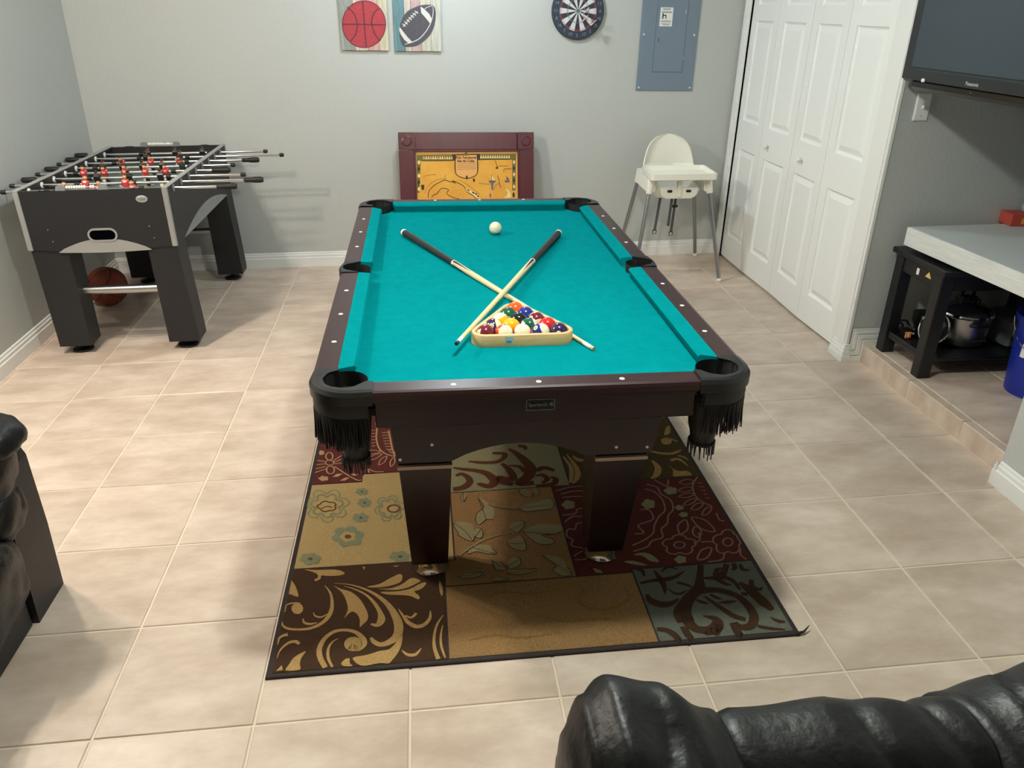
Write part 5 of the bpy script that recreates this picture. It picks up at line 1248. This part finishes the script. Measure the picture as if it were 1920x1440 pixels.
pb = thing('folded_cloth', 'pale blue folded cloth resting on the red game box', 'cloth', (4.70, 1.965, ZP+.698))
MB().loft([R3(rrect(.09, .045, .02), .0005), R3(rrect(.095, .048, .02), .02), R3(rrect(.085, .042, .02), .045)]).build('cloth_fold', mat('cloth_blue', (140, 158, 172), .9), pb, True)

# ================================================================== leather seating
def puff(mb, c, s, p=3.2, n=10, seed=0, wr=.012, fr=7.0, rot=None, ani=(1, 1, 1)):
    """pillow: superellipsoid with soft leather wrinkles"""
    c = Vector(c); b0 = len(mb.v)
    pts = {}; N_ = n
    def key(q): return tuple(round(v, 6) for v in q)
    for ax in range(3):
        for sg in (-1, 1):
            for i in range(N_):
                for j in range(N_):
                    quad = []
                    for (di, dj) in ((0, 0), (1, 0), (1, 1), (0, 1)):
                        a, b = -1+2*(i+di)/N_, -1+2*(j+dj)/N_
                        a, b = math.sin(a*PI/2)*.35+a*.65, math.sin(b*PI/2)*.35+b*.65
                        q = [0, 0, 0]; q[ax] = sg; q[(ax+1) % 3] = a; q[(ax+2) % 3] = b
                        k_ = key(q)
                        if k_ not in pts:
                            d = Vector(q); r = (sum(abs(v)**p for v in d))**(1/p); d = d/r
                            w = Vector((d.x*s[0], d.y*s[1], d.z*s[2]))
                            nz = noise.noise(Vector((w.x*ani[0], w.y*ani[1], w.z*ani[2]))*fr+Vector((seed*3.1, seed, seed*1.7)))
                            rid = 1-abs(noise.noise(Vector((w.x*ani[0], w.y*ani[1], w.z*ani[2]))*fr*1.9+Vector((seed, 5, seed))))*2
                            w += d.normalized()*(wr*nz - wr*.55*max(0, rid)**3)
                            if rot: w = rot @ w
                            pts[k_] = len(mb.v); mb.v.append(c+w)
                        quad.append(pts[k_])
                    if sg < 0: quad = quad[::-1]
                    mb.f.append(quad); mb.mi.append(0)
    return mb
def cushion_part(name, c, s, par, m_=LEATHER, **kw): return puff(MB(), c, s, **kw).build(name, m_, par, True, 80)
# sofa against the left wall, facing the pool table: its far arm shows in the frame
so = thing('leather_sofa', 'black leather sofa against the left wall, its padded arm showing', 'sofa', (.02, -.20, fz(.02)))
# local origin at the middle of the footprint; +x is the front
FXo, YE = .478, .848                       # front face, far end (world x .498, y .648)
DSE = -1.10
MB().cbox((-.44, DSE, .0), (FXo-.10, YE-.02, .26), .02).build('base', LEATHERD, so, True)
for (ya, yb_) in ((YE-.19, YE), (DSE, DSE+.19)):
    # upright arm panel with a sloping, curved front edge
    prof = [(-.42, .005), (FXo-.0, .005), (FXo+.006, .25), (FXo+.002, .50), (FXo-.02, .555), (-.42, .57)]
    M_ = Matrix(((1, 0, 0, 0), (0, 0, 1, ya), (0, 1, 0, 0), (0, 0, 0, 1)))
    mb = MB().prism(prof, .004, yb_-ya-.004, M=M_); mb.f = [f[::-1] for f in mb.f]
    arm_ = mb.build('arm', LEATHERD, so)
    cy = (ya+yb_)/2
    cushion_part('arm_pad', (.095, cy, .598), (.435, .136, .076), arm_, seed=3+cy, p=3.0, n=14, wr=.020, ani=(1.6, 1, 1))
    cushion_part('arm_roll', (FXo-.045, cy-.06, .395), (.072, .105, .085), arm_, seed=8+cy, p=2.6, n=12, wr=.016)
    cushion_part('arm_roll', (FXo-.055, cy-.035, .515), (.080, .115, .115), arm_, seed=5+cy, p=2.6, n=12, wr=.018)
nS = 3; w_ = (YE-.19-(DSE+.19))/nS
for i in range(nS):
    cy = DSE+.19+w_*(i+.5)
    cushion_part('seat_cushion', (.10, cy, .37), (.40, w_/2+.02, .12), so, seed=i+11, p=3.4, n=14, wr=.02)
    cushion_part('footrest', (FXo-.030, cy, .245), (.080, w_/2+.035, .135), so, seed=i+21, p=2.8, n=14, wr=.02, ani=(1, 2, .6))
    cushion_part('back_cushion', (-.30, cy, .66), (.14, w_/2+.006, .33), so, seed=i+31, p=3.0, n=14, wr=.025)
MB().cbox((FXo-.07, DSE+.19, .005), (FXo-.012, YE-.19, .20), .012).build('front_panel', LEATHERD, so, True)
# recliner at the camera's right hand, its back turned to the pool table
rc = thing('leather_recliner', 'black leather recliner with puffy winged back at the lower right', 'recliner', (2.19, -1.25, fz(2.19)))
MB().cbox((-.36, -.42, .005), (.36, .30, .30), .03).build('base', LEATHERD, rc, True)
for sx in (-1, 1):
    a = MB().cbox((min(sx*.33, sx*.50)+0, -.46, .005), (max(sx*.33, sx*.50), .26, .54), .03).build('arm', LEATHERD, rc, True)
    cushion_part('arm_pad', (sx*.415, -.10, .57), (.115, .36, .07), a, seed=60+sx, n=12, wr=.02)
cushion_part('seat_cushion', (0, -.15, .40), (.33, .34, .12), rc, seed=71, n=14, wr=.02)
MB().cbox((-.27, .17, .25), (.27, .29, .88), .04).build('back_frame', LEATHERD, rc, True)
def pad(name, secs, par, seed, slant, wr=.010, cr=.3, n=56, steps=64):
    """leather pad swept along x: (x, top z, middle y, half depth, half height); slant leans the drag wrinkles"""
    o = Vector((2.19, -1.25, fz(2.19))); xs = [q[0] for q in secs]; rings = []
    for i in range(steps+1):
        x = xs[0]+(xs[-1]-xs[0])*i/steps
        j = max(k_ for k_ in range(len(xs)-1) if xs[k_] <= x+1e-9); t = (x-xs[j])/(xs[j+1]-xs[j]); t = t*t*(3-2*t)
        zt, y0, dy, hz = [secs[j][k_]+(secs[j+1][k_]-secs[j][k_])*t for k_ in (1, 2, 3, 4)]
        r = []
        for a in [2*PI*q/n for q in range(n)]:
            c_, s_ = math.cos(a), math.sin(a); p = 2.6
            f = (abs(c_)**p+abs(s_)**p)**(-1/p)
            P = Vector((x, y0+dy*c_*f, zt-hz+hz*s_*f))
            u = (x+slant*P.z*1.0)*1.0; w = Vector((u*16, P.y*3+seed, (P.z-slant*x*.3)*3.5))
            d = noise.noise(w*.45+Vector((seed, 0, 0)))*wr*.7 - wr*.75*max(0, 1-abs(noise.noise(w*.55+Vector((seed*2, 7, 0))))*9)**1.5 + noise.noise(Vector((x, P.y, P.z))*14+Vector((seed, seed, 0)))*wr*cr
            P += Vector((0, c_, s_))*d; r.append(P-o)
        rings.append(r)
    return MB().loft(rings).build(name, LEATHER, par, True, 80)
Y_ = -1.0
lw = pad('back_wing', [(1.818, .93, Y_, .01, .05), (1.822, .985, Y_, .05, .12), (1.832, 1.035, Y_, .08, .17), (1.848, 1.070, Y_, .10, .20), (1.875, 1.088, Y_-.002, .12, .22), (1.925, 1.072, Y_-.006, .13, .22), (1.984, 1.041, Y_-.012, .13, .22), (2.03, 1.00, Y_-.02, .12, .20), (2.075, .90, Y_-.03, .08, .12)], rc, 4, -.9, .010, 1.0)
pad('back_cushion', [(1.93, 1.0, Y_, .08, .20), (1.99, 1.037, Y_, .098, .23), (2.12, 1.036, Y_, .10, .23), (2.25, 1.032, Y_, .098, .23), (2.30, 1.0, Y_, .08, .20)], rc, 9, .7, .009, .25)
rw = pad('back_wing', [(2.195, .90, Y_-.03, .07, .12), (2.225, .985, Y_-.02, .11, .18), (2.27, 1.030, Y_-.012, .125, .22), (2.33, 1.044, Y_-.008, .13, .22), (2.40, 1.052, Y_, .13, .22), (2.50, 1.04, Y_, .12, .22), (2.545, .98, Y_, .09, .16), (2.556, .92, Y_, .05, .10)], rc, 15, .6, .009, .5)
